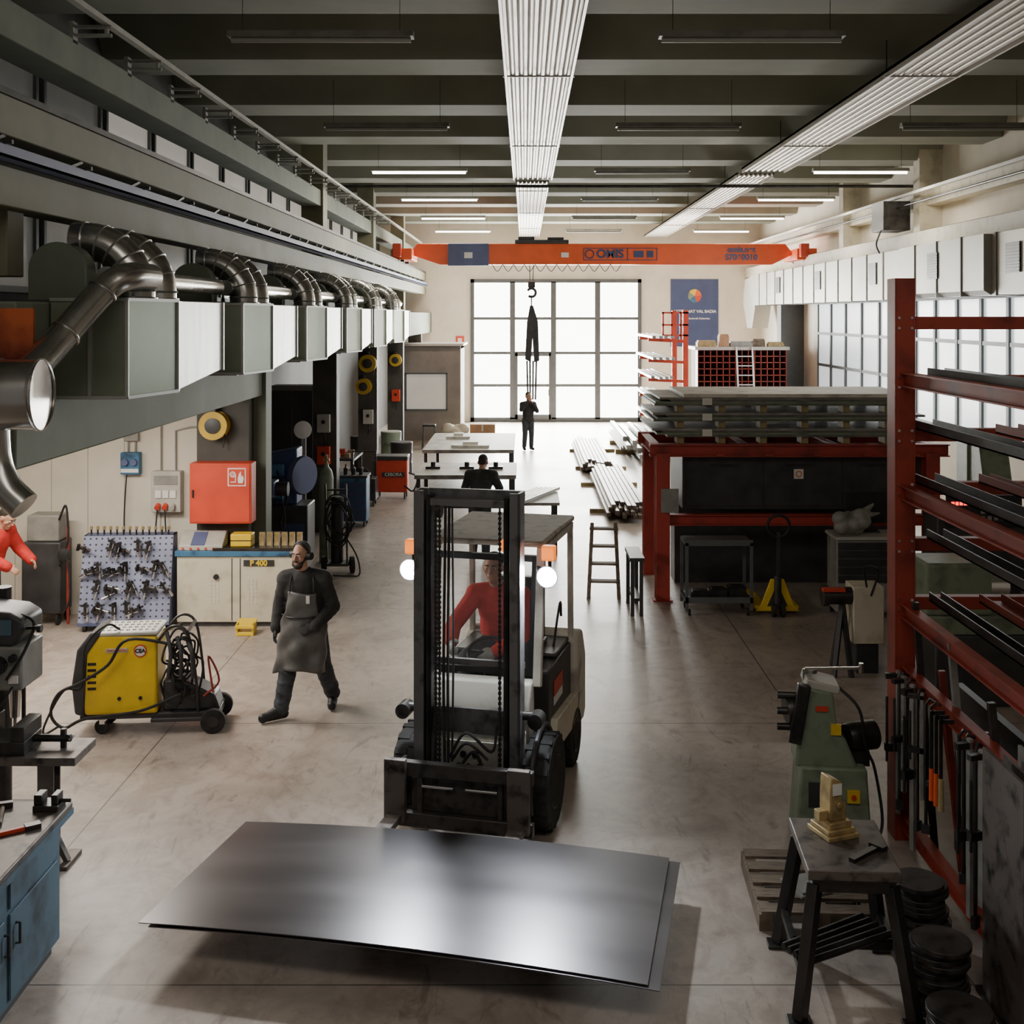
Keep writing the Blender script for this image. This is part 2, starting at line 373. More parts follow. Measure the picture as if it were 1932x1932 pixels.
MB().prism([(a*1.08-.006,(b)*1.05+.74) for a,b in pl],'y',.08,.1).build('fan_flange','galv_green',u)
elbow(.62,u);elbow(1.2,u)
MB().cyl((.3,.34,.92),(.3,3.6,.92),.085,n=18).build('connecting_pipe','steel_pipe',u)
MB().beam((0,.3,-.02),(.45,.3,-.02),.03,.03).beam((0,.9,-.02),(.5,.9,-.02),.03,.03).build('stay','dark_steel',u)
for i,lb in enumerate(('second','third','fourth','fifth','farthest')):
    dup(u,(-3.58,8.8+3.6*(i+1),3.48),None,'galvanised box hood with twin elbow pipes, %s from the front on left wall'%lb)
t=T('extraction_pipe','fat shiny round pipe with sloping branch at the left edge','duct pipe',(-3.4,7.8,3.57))
MB().cyl((-1.0,-.1,0),(.17,0,0),.235,n=32).build('main_pipe','steel_pipe',t)
MB().path([(.0,.15,.12),(.1,.45,.35),(.3,.8,.72),(.42,.95,.82),(.46,1.35,.83)],.105,20,5).build('sloping_pipe','steel_pipe',t)
for c,d,r in (((.16,0,0),(1,0,0),.237),((-.1,-.02,0),(1,0,0),.237),((.13,.5,.4),(.2,.35,.37),.108),((.29,.78,.7),(.2,.3,.4),.108)): MB().ring(c,d,r,.01,28,6).build('seam_ring','steel_pipe',t)
MB().path([(-.16,.0,-.2),(-.14,0,-.45),(-.06,-.02,-.62),(.07,-.04,-.74)],.105,20,5).build('lower_elbow','steel_pipe',t)
tag(MB().box(-4.3,-3.44,8.16,8.19,3.6,4.15).build('rust_panel','rust'),'rust orange panel behind the sloping pipe at left','panel')
tag(MB().box(-4.4,-3.95,8.9,9.2,4.4,5.0).build('junction_box','olive',bev=.01),'olive box on the wall above the fat pipe at left edge','box')
# ------------------------------------------------------------ right duct
t=T('ventilation_duct','long galvanised rectangular air duct along the right wall','air duct',(7.95,16,4.45))
MB().box(.05,.7,0,25.5,.0,1.05).build('duct_body','duct',t);MB().prism([(.05,0),(.05,1.05),(-.08,1.05),(-.08,.08)],'y',4,8.5).build('wide_section','duct',t)
MB().prism([(24.8,1.05),(26.6,.95),(27.0,.1),(26.2,-.8),(25.3,-.8),(24.8,-.1)],'x',.1,.66).build('duct_elbow','duct',t)
y=0
while y<25:
    MB().box(.03 if not(4<=y<=8.5) else -.1,.715,y,y+.045,-.015,1.065).build('flange','grey',t); y+=1.25
for yy in (2.8,6.2,10.5,15.5,20.5):
    xx=-.09 if 4<yy<8.5 else .04
    g=MB().box(xx-.015,xx,yy,yy+.55,.35,.85).build('grille','dark_steel',t);m=MB()
    for k in range(9): m.box(xx-.022,xx-.015,yy+.02,yy+.53,.375+.052*k,.385+.052*k)
    m.build('slats','grey',g)
t=T('column_box','dark electrical housing on the right upper beam','box',(8.0,26,6.0)); MB().box(0,.6,0,.9,0,.65).build('housing','dark_steel',t,bev=.01); MB().path([(.0,.2,0),(-.1,.2,-.3),(0,.3,-.5)],.02,6,5).build('cable','black',t)
# ------------------------------------------------------------ overhead crane
t=T('bridge_crane','orange overhead bridge crane spanning the hall','crane',(0,36,0))
MB().prism([(-3.55,5.98),(-3.3,6.3),(8.0,6.3),(8.25,5.98),(7.6,5.66),(-2.6,5.66)],'y',-.2,.2).build('bridge_beam','orange',t,bev=.01)
for xa,xb in ((-4.0,-3.4),(8.2,8.8)):
    MB().box(xa,xb,-.9,.9,5.78,6.12).build('end_carriage','orange',t,bev=.02)
    for sy in (-.7,.7): MB().cyl(((xa+xb)/2-.06,sy,5.84),((xa+xb)/2+.06,sy,5.84),.12).build('wheel','dark_steel',t)
    MB().box(xa+.05,xa+.3,-1.2,-.9,5.85,6.25).build('drive_motor','red_bright',t,bev=.02)
MB().box(-2.35,-1.1,-.32,-.2,5.62,6.3).build('hoist_cabinet','panel_blue',t,bev=.01)
MB().box(-.3,1.35,-.25,.25,6.3,6.42).box(-.2,.3,-.2,.2,6.42,6.52).box(.7,1.2,-.2,.2,6.42,6.5).build('hoist_trolley','charcoal',t,bev=.02)
m=MB()
for i in range(12):
    x0=-1.0+i*.33; m.path([(x0,-.25,5.66),(x0+.16,-.25,5.45),(x0+.33,-.25,5.66)],.012,6,5)
m.build('festoon_cable','black',t)
for a,b in((.15,.17),(.27,.25)):MB().cyl((a,0,5.66),(b,0,5.05),.012).build('hoist_rope','dark_steel',t)
hk=MB(); hk.cyl((.1,0,5.05),(.32,0,5.05),.1); hk.ring((.21,0,4.8),(0,1,0),.13,.04,18,8,PI*-.75,PI*.85); hk.cyl((.21,0,5.0),(.21,0,4.9),.045); hk.build('hook_block','charcoal',t)
txt('OMIS',.36,(2.62,-.215,5.98),FR,'navy',t,bold=.012)
m=MB();m.ring((2.0,-.215,5.98),(0,1,0),.13,.02,20,5);
for a,b,c,d in((1.8,1.82,5.79,6.17),(4.05,4.07,5.79,6.17),(1.8,4.07,5.79,5.81),(1.8,4.07,6.15,6.17),(3.15,3.17,5.8,6.16),(3.35,3.65,5.88,6.08),(3.75,3.95,5.88,6.08)):m.box(a,b,-.215,-.205,c,d)
m.build('logo_plate','navy',t)
txt('omis.net',.25,(6.65,-.215,6.12),FR,'panel_blue',t,bold=.01);txt('S7060010',.25,(6.65,-.215,5.88),FR,'panel_blue',t,bold=.01)
MB().box(-1.85,-1.6,-.335,-.32,5.85,6.03).box(1.12,1.35,-.215,-.2,5.88,6.03).build('sticker','white',t)
for xa in (-3.82,8.68):
    tag(MB().beam((xa,6,5.745 if xa<0 else 5.925),(xa,44.7,5.745 if xa<0 else 5.925),.06,.05).build('crane_rail','dark_steel'),'steel runway rail of the crane on the %s beam'%('left' if xa<0 else 'right'),'rail')
t=T('lifting_sling','dark lifting sling and chains hanging from the crane hook','sling',(.21,36,0))
MB().cyl((0,0,4.72),(0,0,4.4),.02).prism([(-.05,4.4),(.05,4.4),(.2,3.9),(.24,2.7),(.08,2.65),(.03,3.4),(-.02,2.65),(-.2,2.75),(-.14,3.9)],'y',-.06,.06).build('sling_strap','charcoal',t)
for xa in (-.14,-.05,.05,.15): MB().cyl((xa,0,2.7),(xa*.8,-.05,1.5),.026,n=6).build('chain','dark_steel',t)
# ------------------------------------------------------------ people
def blob(name,m,ma,parent,vox=.013,it=3):
    o=m.build(name,ma,parent)
    r=o.modifiers.new('remesh','REMESH');r.mode='VOXEL';r.voxel_size=vox;r.use_smooth_shade=True
    s=o.modifiers.new('smooth','SMOOTH');s.factor=.5;s.iterations=it;return o
def hand(m,W,d,n,side,curl=.5,g=0):
    W=V(W);d=V(d).normalized();n=V(n);n=(n-d*n.dot(d)).normalized();t=d.cross(n)*side
    B=Matrix((t,d,n)).transposed()
    m.ell(W+d*.045,(.044+g,.055+g,.019+g),B)
    for off,L in ((-.033,.062),(-.011,.075),(.011,.08),(.033,.072)):
        p=W+d*.085+t*off;a=curl*.6;r=.0098+g
        for k,s in enumerate((.45,.3,.25)):
            q=p+(d*math.cos(a)+n*math.sin(a))*L*s*1.1;m.cap(p,q,r,r*.9,8);p=q;a+=curl;r*=.92
    p=W+d*.02+t*.032;q=p+(t*.6+d*.65+n*.35).normalized()*.042;m.cap(p,q,.013+g,.011+g,8);m.cap(q,q+(d*.85+n*.4+t*.1).normalized()*.032,.011+g,.009+g,8)
def person(label,loc,rz,J,shirt='cloth_black',pants='denim',boots='black',gloves=None,beard=False,ear=False,vox=.013,hd=None,cap=None,bk=.012,folds=False):
    J={k:V(v) for k,v in J.items()}
    t=T('person',label,'person',loc,rz)
    up=(J['nek']-J['pel']).normalized();sd=(J['shR']-J['shL']);sd=(sd-up*sd.dot(up)).normalized();fw=up.cross(sd)
    B=Matrix((sd,fw,up)).transposed()
    f=V(hd or (0,-1,0)).normalized();u=V((0,0,1));r=f.cross(u).normalized();u=r.cross(f);h=J['hed']
    hs=1.07
    BH=Matrix((r,f,u)).transposed();Q=lambda x,y,z:h+BH@V((x*hs,y*hs,z*hs))
    E=lambda b,p,rr,n=16:b.ell(Q(*p),tuple(k*hs for k in rr),BH,n)
    def torso(m,g):
        g+=bk
        c=J['pel'].lerp(J['nek'],.66);m.ell(c,(.168+g,.115+g,.2+g),B);m.ell(J['pel'].lerp(J['nek'],.33),(.155+g,.12+g,.19+g),B);m.ell(J['pel'],(.155+g,.12+g,.12+g),B)
        for s in 'LR': m.cap(c+up*.09,J['sh'+s],.075+g,.064+g);m.cap(J['nek']+up*.0,J['sh'+s].lerp(J['nek'],.25),.05+g*.5,.055+g)
    def arms(m,g,a=1.):
        g+=bk*.7
        for s in 'LR':
            e=J['el'+s];w=J['wr'+s]
            m.cap(J['sh'+s],e,.06+g,.046+g);m.cap(e,e.lerp(w,a),.047+g,.047+g-.015*a)
            if folds and g>.012:
                for k,(q,rr) in enumerate(((.2,.06),(.55,.054),(.85,.05))): p=J['sh'+s].lerp(e,q);m.ring(p,e-J['sh'+s]+V((.1,.05,0))*(k-1),rr+g-.010,.015,14,6)
                for k,q in enumerate((.15,.4,.65,.9)): p=e.lerp(w,q);m.ring(p,w-e+V((.08,.03,.02))*((k%2)*2-1),.046+g-.015*q-.008,.014,14,6)
    def legs(m,g,a=1.):
        g+=bk*.6
        for s in 'LR':
            k0=J['kn'+s];an=J['an'+s]
            m.cap(J['hp'+s],k0,.088+g,.06+g);m.cap(k0,k0.lerp(an,a),.062+g,.06+g-.014*a)
            if folds and g>.012:
                for k,q in enumerate((.1,.3,.6,.78,.93)): p=k0.lerp(an,q);m.ring(p,an-k0+V((.12,.05,0))*((k%2)*2-1),.06+g-.014*q-.008,.019,14,6)
    def hands(m,g=0):
        for s,sg in (('L',1),('R',-1)):
            d=J['wr'+s]-J['el'+s];hand(m,J['wr'+s],J.get('hd'+s,d),J.get('pn'+s,(J['pel']-J['wr'+s])),sg,.55,g)
    b=MB();torso(b,-.015);arms(b,-.01);legs(b,-.012);hands(b)
    b.cap(J['nek']-up*.05,h-u*.05,.066,.058)
    E(b,(0,-.012,.03),(.075,.092,.09));E(b,(0,.012,-.045),(.058,.072,.07));b.cap(Q(0,.07,-.085),Q(0,.06,-.095),.026,.026)
    b.cap(Q(0,.082,.02),Q(0,.106,-.022),.010,.017,8);b.cap(Q(-.03,.076,.037),Q(.03,.076,.037),.014,.014,8);b.cap(Q(-.02,.084,-.053),Q(.02,.084,-.053),.010,.010,8)
    for s in (-1,1): E(b,(s*.078,-.01,0),(.012,.022,.034));b.cap(Q(s*.042,.06,-.01),Q(s*.045,.04,-.03),.021,.021,8)
    for s in 'LR': b.cap(J['an'+s],J['to'+s],.036,.028)
    body=blob('body',b,'skin',t,vox*.8,2)
    for s in (-1,1):
        MB().ell(Q(s*.031,.077,.014),(.014,.012,.009),BH,10).build('eye','eye',body);MB().ell(Q(s*.031,.088,.014),(.007,.003,.006),BH,8).build('pupil','black',body)
        MB().cap(Q(s*.018,.09,.036),Q(s*.048,.08,.036),.006,.004,8).build('eyebrow','hair',body)
    m=MB();torso(m,.014);arms(m,.012,.97);m.ring(J['nek']+up*.015,up,.062,.014,18,6)
    if folds:
        for k,(q,rr) in enumerate(((.12,.165),(.28,.16),(.42,.16))):
            c=J['pel'].lerp(J['nek'],q);m.path([c+B@V(((rr+.022)*math.cos(a),(rr-.02)*math.sin(a),.02*math.sin(2*a+k*2))) for a in [2*PI*i/24 for i in range(25)]],.019,6)
    blob('shirt',m,shirt,t,vox,2)
    m=MB();legs(m,.014,.97);m.ell(J['pel'],(.165+bk,.13+bk,.1),B);blob('trousers',m,pants,t,vox,2)
    for s in 'LR':
        m=MB();a=J['an'+s];o=J['to'+s];back=(a-o);back.z=0;back.normalize()
        m.cap(a+V((0,0,.1)),V((a.x,a.y,a.z-.02)),.062,.056);m.cap(V((a.x,a.y,o.z+.012))+back*.035,o+V((0,0,.008)),.05,.047);m.cap(a,o,.055,.045);blob('boot',m,boots,t,vox)
    if gloves:
        for s,sg in (('L',1),('R',-1)):
            m=MB();d=J['wr'+s]-J['el'+s];hand(m,J['wr'+s],J.get('hd'+s,d),J.get('pn'+s,J['pel']-J['wr'+s]),sg,.55,.004);m.cap(J['wr'+s]-d.normalized()*.05,J['wr'+s]+d.normalized()*.02,.04,.037);blob('glove',m,gloves,t,.009,2)
    if not cap:
        m=MB();E(m,(0,-.03,.054),(.079,.086,.078));E(m,(0,-.06,.0),(.07,.05,.07));blob('hair',m,'hair',t,.009)
    if beard:
        m=MB();E(m,(0,.052,-.088),(.046,.044,.036))
        for s in (-1,1): m.cap(Q(s*.064,.02,-.02),Q(s*.037,.07,-.075),.015,.022)
        m.cap(Q(-.03,.092,-.038),Q(.03,.092,-.038),.010,.010,8);blob('beard',m,'hair',t,.009,2)
    if ear:
        m=MB()
        for s in (-1,1): m.cyl(Q(s*.075,-.01,0),Q(s*.118,-.01,0),.044,.038,20)
        m.path([Q(.1*math.cos(a),-.012,.13*math.sin(a)) for a in [PI*i/14 for i in range(15)]],.01,8);m.build('ear_defenders','black',t)
    return t,J
J0=dict(pel=(0,.02,.97),nek=(-.01,-.03,1.47),hed=(-.03,-.07,1.655),shL=(-.185,-.02,1.40),shR=(.185,-.02,1.40),
 elL=(-.265,.05,1.13),wrL=(-.29,-.03,.9),hdL=(-.03,-.06,-.2),pnL=(1,0,0),elR=(.285,.0,1.12),wrR=(.14,-.24,.97),hdR=(-.17,-.06,-.05),pnR=(0,.9,-.3),
 hpL=(-.09,0,.93),knL=(-.15,-.12,.52),anL=(-.22,-.14,.11),toL=(-.38,-.25,.05),hpR=(.1,.03,.93),knR=(.17,.06,.5),anR=(.24,.28,.13),toR=(.25,.13,.05))
hero,_=person('bearded man in black sweatshirt, leather apron and ear defenders striding across the floor',(-2.25,11.95,0),0,J0,gloves='glove',beard=True,ear=True,hd=(-.42,-.9,-.06),bk=.027,folds=True,vox=.012)
def ap():
    m=MB();vs=[];fs=[];nz=30;na=26
    for i in range(nz+1):
        t=i/nz;z=1.3-.8*t
        wd=.7+.1*t if t<.25 else min(1.3,.72+(t-.25)*4)
        rx=.226+.05*t;ry=.186+.075*max(0,t-.3)
        for j in range(na+1):
            a=-wd+2*wd*j/na
            w=.026*math.sin(a*6+t*3)*max(0,t-.25)+.009*math.sin(t*20+a*4)
            sw=-.04*max(0,t-.4)
            vs.append(((rx+w)*math.sin(a)+sw,-.015-(ry+w)*math.cos(a)-.02,z+.035*math.cos(a*2.0)*t-.012*math.sin(a*3)))
    for i in range(nz):
        for j in range(na): k=i*(na+1)+j;fs.append((k,k+1,k+na+2,k+na+1))
    m.add(vs,fs);o=m.build('apron','apron',hero);s=o.modifiers.new('s','SOLIDIFY');s.thickness=.008
    MB().path([(-.12,-.18,1.3),(-.12,-.14,1.42),(-.09,-.03,1.5),(0,.07,1.51),(.08,-.03,1.5),(.11,-.14,1.42),(.12,-.18,1.3)],.009,6,5).build('strap','black',o)
    MB().path([(-.23,-.04,1.05),(-.13,-.205,1.06),(0,-.24,1.06),(.13,-.205,1.06),(.23,-.04,1.05)],.009,6,6).build('waist_tie','black',o)
    MB().box(.05,.085,-.226,-.21,1.2,1.28).build('pocket_tool','white',o)
ap()
JS=dict(pel=(0,0,.95),nek=(0,-.03,1.46),hed=(0,-.06,1.64),shL=(-.18,0,1.4),shR=(.18,0,1.4),elL=(-.26,-.08,1.15),wrL=(-.14,-.28,1.05),elR=(.26,-.08,1.15),wrR=(.14,-.28,1.05),
 hpL=(-.09,0,.92),knL=(-.1,-.03,.5),anL=(-.11,.03,.1),toL=(-.13,-.12,.05),hpR=(.09,0,.92),knR=(.1,-.03,.5),anR=(.11,.03,.1),toR=(.13,-.12,.05))
JF=dict(JS);JF.update(wrL=(-.05,-.25,1.5),elL=(-.25,-.15,1.25),wrR=(.08,-.25,1.45),elR=(.25,-.12,1.2))
person('far worker in dark clothes steering the hanging sling with raised hands',(.1,35.4,0),R(15),JF,vox=.02,hd=(.3,-1,-.1))
JB=dict(JS);JB.update(nek=(0,-.2,1.42),hed=(0,-.31,1.57),shL=(-.2,-.16,1.38),shR=(.2,-.16,1.38),elL=(-.3,-.25,1.15),wrL=(-.22,-.5,1.02),elR=(.3,-.25,1.15),wrR=(.22,-.5,1.02))
w2,_=person('worker in dark shirt seen from behind, leaning over the bars behind the forklift',(-.76,19.7,0),R(172),JB,vox=.016,hd=(0,-.8,-.6),bk=.02)
person('worker in red shirt partly cut by the left edge of the photo',(-6.75,14.6,0),R(75),JB,shirt='cloth_red',vox=.016,hd=(0,-.8,-.5),bk=.035)
# ------------------------------------------------------------ forklift
YW=R(-13.5)
FL=(-.5,8.93,0)
fk=T('forklift','cream and charcoal forklift with headlights on, carrying the steel sheets','forklift',FL,YW)
m=MB();m.box(-.58,.58,-.02,.05,.15,.26);m.box(-.58,.58,-.02,.05,.54,.65);m.box(-.34,-.3,0,.04,.2,.55);m.box(.3,.34,0,.04,.2,.55);m.box(-.4,.4,.04,.1,.26,.52)
for sx in (-.5,.5): m.box(sx-.02,sx+.02,.05,.2,.14,.62)
m.build('carriage','carriage',fk,bev=.008)
for a,b in((-.3,-.05),(.05,.3)): MB().cyl((a,0,.47),(b,0,.47),.015).build('side_shift_ram','chrome',fk)
for sx in (-.5,.48):
    MB().box(sx-.085,sx+.085,-.08,-.02,.2,.68).prism([(-.07,.215),(-.07,.265),(-1.35,.265),(-1.4,.25),(-.07,.21)],'x',sx-.06,sx+.06).build('fork','worn',fk,bev=.006)
for sx in (-1,1):
    m=MB();m.box(sx*.39-.042,sx*.39+.042,.18,.2,.08,2.72);m.box(sx*.39+sx*.025-.008,sx*.39+sx*.042,.18,.34,.08,2.72);m.box(sx*.39-.042,sx*.39+.042,.32,.34,.08,2.72);m.build('outer_mast_rail','mast',fk,bev=.004)
    m=MB();m.box(sx*.315-.02,sx*.315+.02,.2,.22,.1,2.68);m.box(sx*.315-.01,sx*.315+.02,.2,.31,.1,2.68);m.box(sx*.315-.02,sx*.315+.02,.29,.31,.1,2.68);m.build('inner_mast_rail','dark_steel',fk,bev=.004)
for z0,z1 in ((2.64,2.72),(.78,.98),(.1,.3),(1.32,1.37)): MB().box(-.43,.43,.335,.37,z0,z1).build('mast_crossbar','mast',fk,bev=.004)
MB().box(-.32,.32,.2,.3,2.6,2.66).build('mast_crossbar','mast',fk,bev=.004)
for sx in (-.34,.34): MB().cyl((sx,.4,.2),(sx,.4,1.6),.03).cyl((sx,.4,1.6),(sx,.4,2.62),.02).build('lift_cylinder','dark_steel',fk)
for sx in (-.255,-.225,.265):
    g=MB().box(sx-.006,sx+.006,.2,.212,.3,2.6)
    for k in range(57): g.box(sx-.011,sx+.011,.195,.216,.31+.04*k,.332+.04*k)
    g.build('lift_chain','black',fk)
MB().lathe([(.03,-.015),(.06,-.02),(.06,.02),(.03,.015)],(-.24,.24,2.56),(1,0,0)).build('chain_pulley','dark_steel',fk)
for pts,r in (([(-.18,.2,.55),(-.19,.2,1.3),(-.18,.22,2.6)],.012),([(-.15,.2,.55),(-.155,.2,1.3),(-.15,.22,2.6)],.012),([(-.12,.2,.6),(-.11,.2,1.5),(-.125,.22,2.6)],.009),([(-.1,.25,.5),(.05,.22,.68),(.12,.25,.5),(.1,.25,.35)],.014),([(-.13,.22,.6),(0,.2,.75),(.16,.24,.62)],.012),([(-.15,.22,.62),(.0,.18,.84),(.2,.2,.7),(.24,.22,.9)],.012)): MB().path(pts,r,6,6).build('hydraulic_hose','rubber',fk)
MB().box(-.42,.42,.4,.5,.22,.8).prism([(.5,.25),(.5,.62),(.95,.62),(1.9,.55),(1.95,.28),(1.65,.2),(.9,.2)],'x',-.47,.47).build('chassis','cream_dirty',fk,bev=.02)
MB().prism([(.45,.72),(.45,.98),(.52,1.15),(.64,1.16),(.68,.6),(.5,.6)],'x',-.44,.44).build('front_cowl','cream_dirty',fk,bev=.02)
MB().box(-.24,.2,.38,.4,.42,.7).build('hose_plate','lightgrey',fk)
for cx,cz in ((-.12,.5),(-.04,.5),(.05,.5),(-.08,.6),(.02,.6)): MB().cyl((cx,.365,cz),(cx,.38,cz),.026).build('valve_port','black',fk)
MB().box(-.48,.48,1.0,1.98,.55,1.1).build('battery_cover','charcoal',fk,bev=.015)
MB().box(-.46,.46,1.4,2.03,1.1,1.14).build('hood_lid','charcoal',fk,bev=.015)
MB().prism([(1.95,.3),(1.95,1.12),(2.05,1.2),(2.25,1.15),(2.4,.9),(2.4,.35),(2.3,.28)],'x',-.54,.54).build('counterweight','cream_dirty',fk,bev=.04)
for a,b in ((.46,.54),(-.54,-.46)): MB().prism([(.98,.42),(2.0,.36),(2.15,.62),(1.1,.68)],'x',a,b).build('side_step','cream',fk,bev=.01)
MB().box(.482,.488,1.2,1.55,.84,.96).build('side_sticker','red_bright',fk);MB().box(.482,.487,1.2,1.55,.76,.83).build('side_sticker','white',fk)
MB().box(-.3,.3,1.25,1.8,1.14,1.18).box(-.25,.25,1.82,1.92,1.14,1.7).build('seat','black',fk,bev=.03)
def wheel(x,y,r,w,side):
    g=MB();g.lathe([(r*.55,-w/2),(r*.93,-w/2),(r,-w/2+.03),(r,w/2-.03),(r*.93,w/2),(r*.55,w/2)],(x,y,r),(1,0,0),36)
    for i in range(18):
        a=2*PI*i/18;g.cb((x-w*.24,y+math.cos(a)*(r-.01),r+math.sin(a)*(r-.01)),(w*.45,.05,.03),(math.degrees(a)-90,0,0))
        a+=PI/18;g.cb((x+w*.24,y+math.cos(a)*(r-.01),r+math.sin(a)*(r-.01)),(w*.45,.05,.03),(math.degrees(a)-90,0,0))
    g.build('tyre','rubber',fk)
    MB().lathe([(.02,-.02),(r*.3,-.02),(r*.35,.0),(r*.56,.02),(r*.56,-w*.7),(.02,-w*.7)] if side>0 else [(.02,.02),(r*.3,.02),(r*.56,-.02),(r*.56,w*.7),(.02,w*.7)],(x+side*w*.42,y,r),(1,0,0),24).build('rim','dark_steel',fk)
wheel(.53,.58,.37,.22,1);wheel(-.53,.58,.37,.22,-1);wheel(.46,1.92,.26,.16,1);wheel(-.46,1.92,.26,.16,-1)
MB().ring((.52,.58,.38),(1,0,0),.42,.02,14,6,-PI*.1,PI*1.1).build('mudguard','charcoal',fk)
MB().box(-.5,.5,.72,2.05,2.2,2.25).build('overhead_guard','roofplate',fk,bev=.02)
for sx in (-.47,.47):
    MB().beam((sx,.62,1.1),(sx,.78,2.2),.07,.06).build('front_pillar','cream_dirty',fk,bev=.008);MB().beam((sx,2.0,1.12),(sx,1.97,2.2),.05,.05).build('rear_pillar','cream_dirty',fk,bev=.008);MB().beam((sx,.78,2.17),(sx,2.0,2.17),.05,.05).build('roof_rail','cream_dirty',fk)
m=MB();m.beam((-.44,.68,1.19),(.44,.68,1.19),.05);m.beam((-.42,.66,1.17),(-.42,.78,2.12),.05,.05);m.beam((.42,.66,1.17),(.42,.78,2.12),.05,.05);m.beam((-.44,.78,2.1),(.44,.78,2.1),.05)
m.build('windscreen_frame','black',fk)
MB().add([(-.4,.68,1.19),(.4,.68,1.19),(.4,.785,2.1),(-.4,.785,2.1)],[(0,1,2,3)]).build('windscreen','clear',fk)
for sx in (-.6,.56):
    g=MB().cyl((sx,.57,2.0),(sx,.66,2.0),.09,.06,24).build('headlight','charcoal',fk)
    MB().ell((sx,.57,2.0),(.08,.03,.08)).build('lens','bulb',g)
    MB().beam((sx,.66,2.0),(sx*.8,.74,2.04),.03).beam((sx,.68,2.0),(sx,.68,2.12),.025).build('light_bracket','black',fk)
    MB().box(sx-.055,sx+.055,.6,.69,2.12,2.24).build('indicator','amber',fk,bev=.012)
MB().lathe([(.04,0),(.045,.03),(.035,.08),(.01,.1)],(.22,.55,2.2),(0,0,1)).build('warning_beacon','amber',fk)
MB().beam((.22,.55,2.2),(.22,.78,2.2),.02).build('beacon_arm','black',fk)
MB().ring((-.02,.9,1.27),(0,.5,-.9),.17,.015,24,8).cyl((-.02,.9,1.27),(-.02,.8,1.0),.02).beam((-.17,.9,1.27),(.13,.9,1.27),.015).build('steering_wheel','black',fk)
for o,d in (((.54,.3,.95),1),((-.54,.3,.95),-1)): MB().lathe([(.03,-.09),(.06,-.08),(.06,.06),(.04,.08)],o,(0,1,0)).cyl((d*.4,.3,.97),(d*.54,.3,.97),.035).build('tilt_cylinder','dark_steel',fk)
MB().path([(.38,1.65,1.12),(.42,1.75,1.5),(.4,1.9,1.35)],.012,6,5).build('cable','black',fk)
DR=dict(pel=(0,1.55,1.26),nek=(0,1.48,1.76),hed=(-.04,1.43,1.94),shL=(-.2,1.46,1.7),shR=(.2,1.46,1.7),elL=(-.33,1.18,1.48),wrL=(-.26,.9,1.42),elR=(.28,1.2,1.43),wrR=(.1,.97,1.34),
 hpL=(-.1,1.45,1.24),knL=(-.16,1.05,1.25),anL=(-.15,.92,.88),toL=(-.15,.82,.84),hpR=(.1,1.45,1.24),knR=(.16,1.05,1.25),anR=(.15,.92,.88),toR=(.15,.82,.84))
wp=Matrix.Translation(FL)@Matrix.Rotation(YW,4,'Z')
dr,_=person('driver in red shirt and work gloves seated inside the forklift',wp@V((-.05,-.1,-.06)),YW,DR,shirt='cloth_red',gloves='grey',vox=.014,bk=.02)
def sheet(c,rz,L,W,z,lab):
    vs=[];fs=[];nx=24;th=.006
    for k in (0,1):
        for i in range(nx+1):
            for j in range(3):
                x=-L/2+L*i/nx;yy=-W/2+W*j/2;zz=z-.045*(x/(L/2))**2+.012*(yy/(W/2))*(x/(L/2))
                vs.append((x,yy,zz+(th if k else 0)))
    n=(nx+1)*3
    for i in range(nx):
        for j in range(2):
            a=i*3+j;fs+=[(a,a+3,a+4,a+1),(n+a,n+a+1,n+a+4,n+a+3)]
        fs+=[(i*3,i*3+3,n+i*3+3,n+i*3),(i*3+2,n+i*3+2,n+i*3+5,i*3+5)]
    fs+=[(0,1,n+1,n),(1,2,n+2,n+1),(nx*3,n+nx*3,n+nx*3+1,nx*3+1),(nx*3+1,n+nx*3+1,n+nx*3+2,nx*3+2)]
    return tag(MB().add(vs,fs).build('steel_sheet','sheet',loc=(c[0],c[1],0),rz=rz),lab,'steel sheet')
sheet((-.71,7.82),R(-11.6),3.22,1.56,.285,'large dark steel sheet lying on top across the forks')
sheet((-.64,7.79),R(-11.9),3.22,1.56,.271,'second steel sheet showing at the right edge below the top one')
# ------------------------------------------------------------ welding machine (yellow)
t=T('welding_machine','yellow wheeled welding machine with coiled cables, in front of the clamp board','welder',(-3.98,11.6,0),R(6))
MB().prism([(-.33,.2),(.36,.2),(.36,.96),(-.2,.99),(-.36,.82),(-.38,.4)],'y',-.22,.22).build('body','yellow',t,bev=.03)
MB().prism([(-.42,.22),(-.33,.19),(-.3,.8),(-.18,.98),(-.17,1.03),(-.27,1.01),(-.4,.84),(-.45,.5)],'y',-.235,.235).build('front_panel','charcoal',t,bev=.02)
MB().box(-.2,.37,-.225,.225,.965,1.01).build('top_cover','lightgrey',t,bev=.015)
for i in range(9):
    for j in range(4): MB().lathe([(.022,0),(.018,.01)],(-.17+.06*i,-.16+.1*j,1.005),(0,0,1),8).build('stud','chrome',t)
MB().lathe([(.062,0),(.062,.006)],(.2,-.22,.82),(0,-1,0)).build('logo_disc','red_bright',t);MB().lathe([(.05,0),(.05,.003)],(.2,-.226,.82),(0,-1,0)).build('logo_inner','white',t);txt('CEA',.052,(.2,-.231,.82),FR,'black',t,bold=.002)
MB().box(-.13,.08,-.224,-.218,.81,.85).build('name_strip','lightgrey',t);txt('DIGITAL WELDING',.022,(-.025,-.226,.83),FR,'orange',t)
m=MB()
for i in range(5): m.box(-.3,-.22,-.223,-.22,.45+.06*i,.475+.06*i)
m.build('vent_slots','black',t)
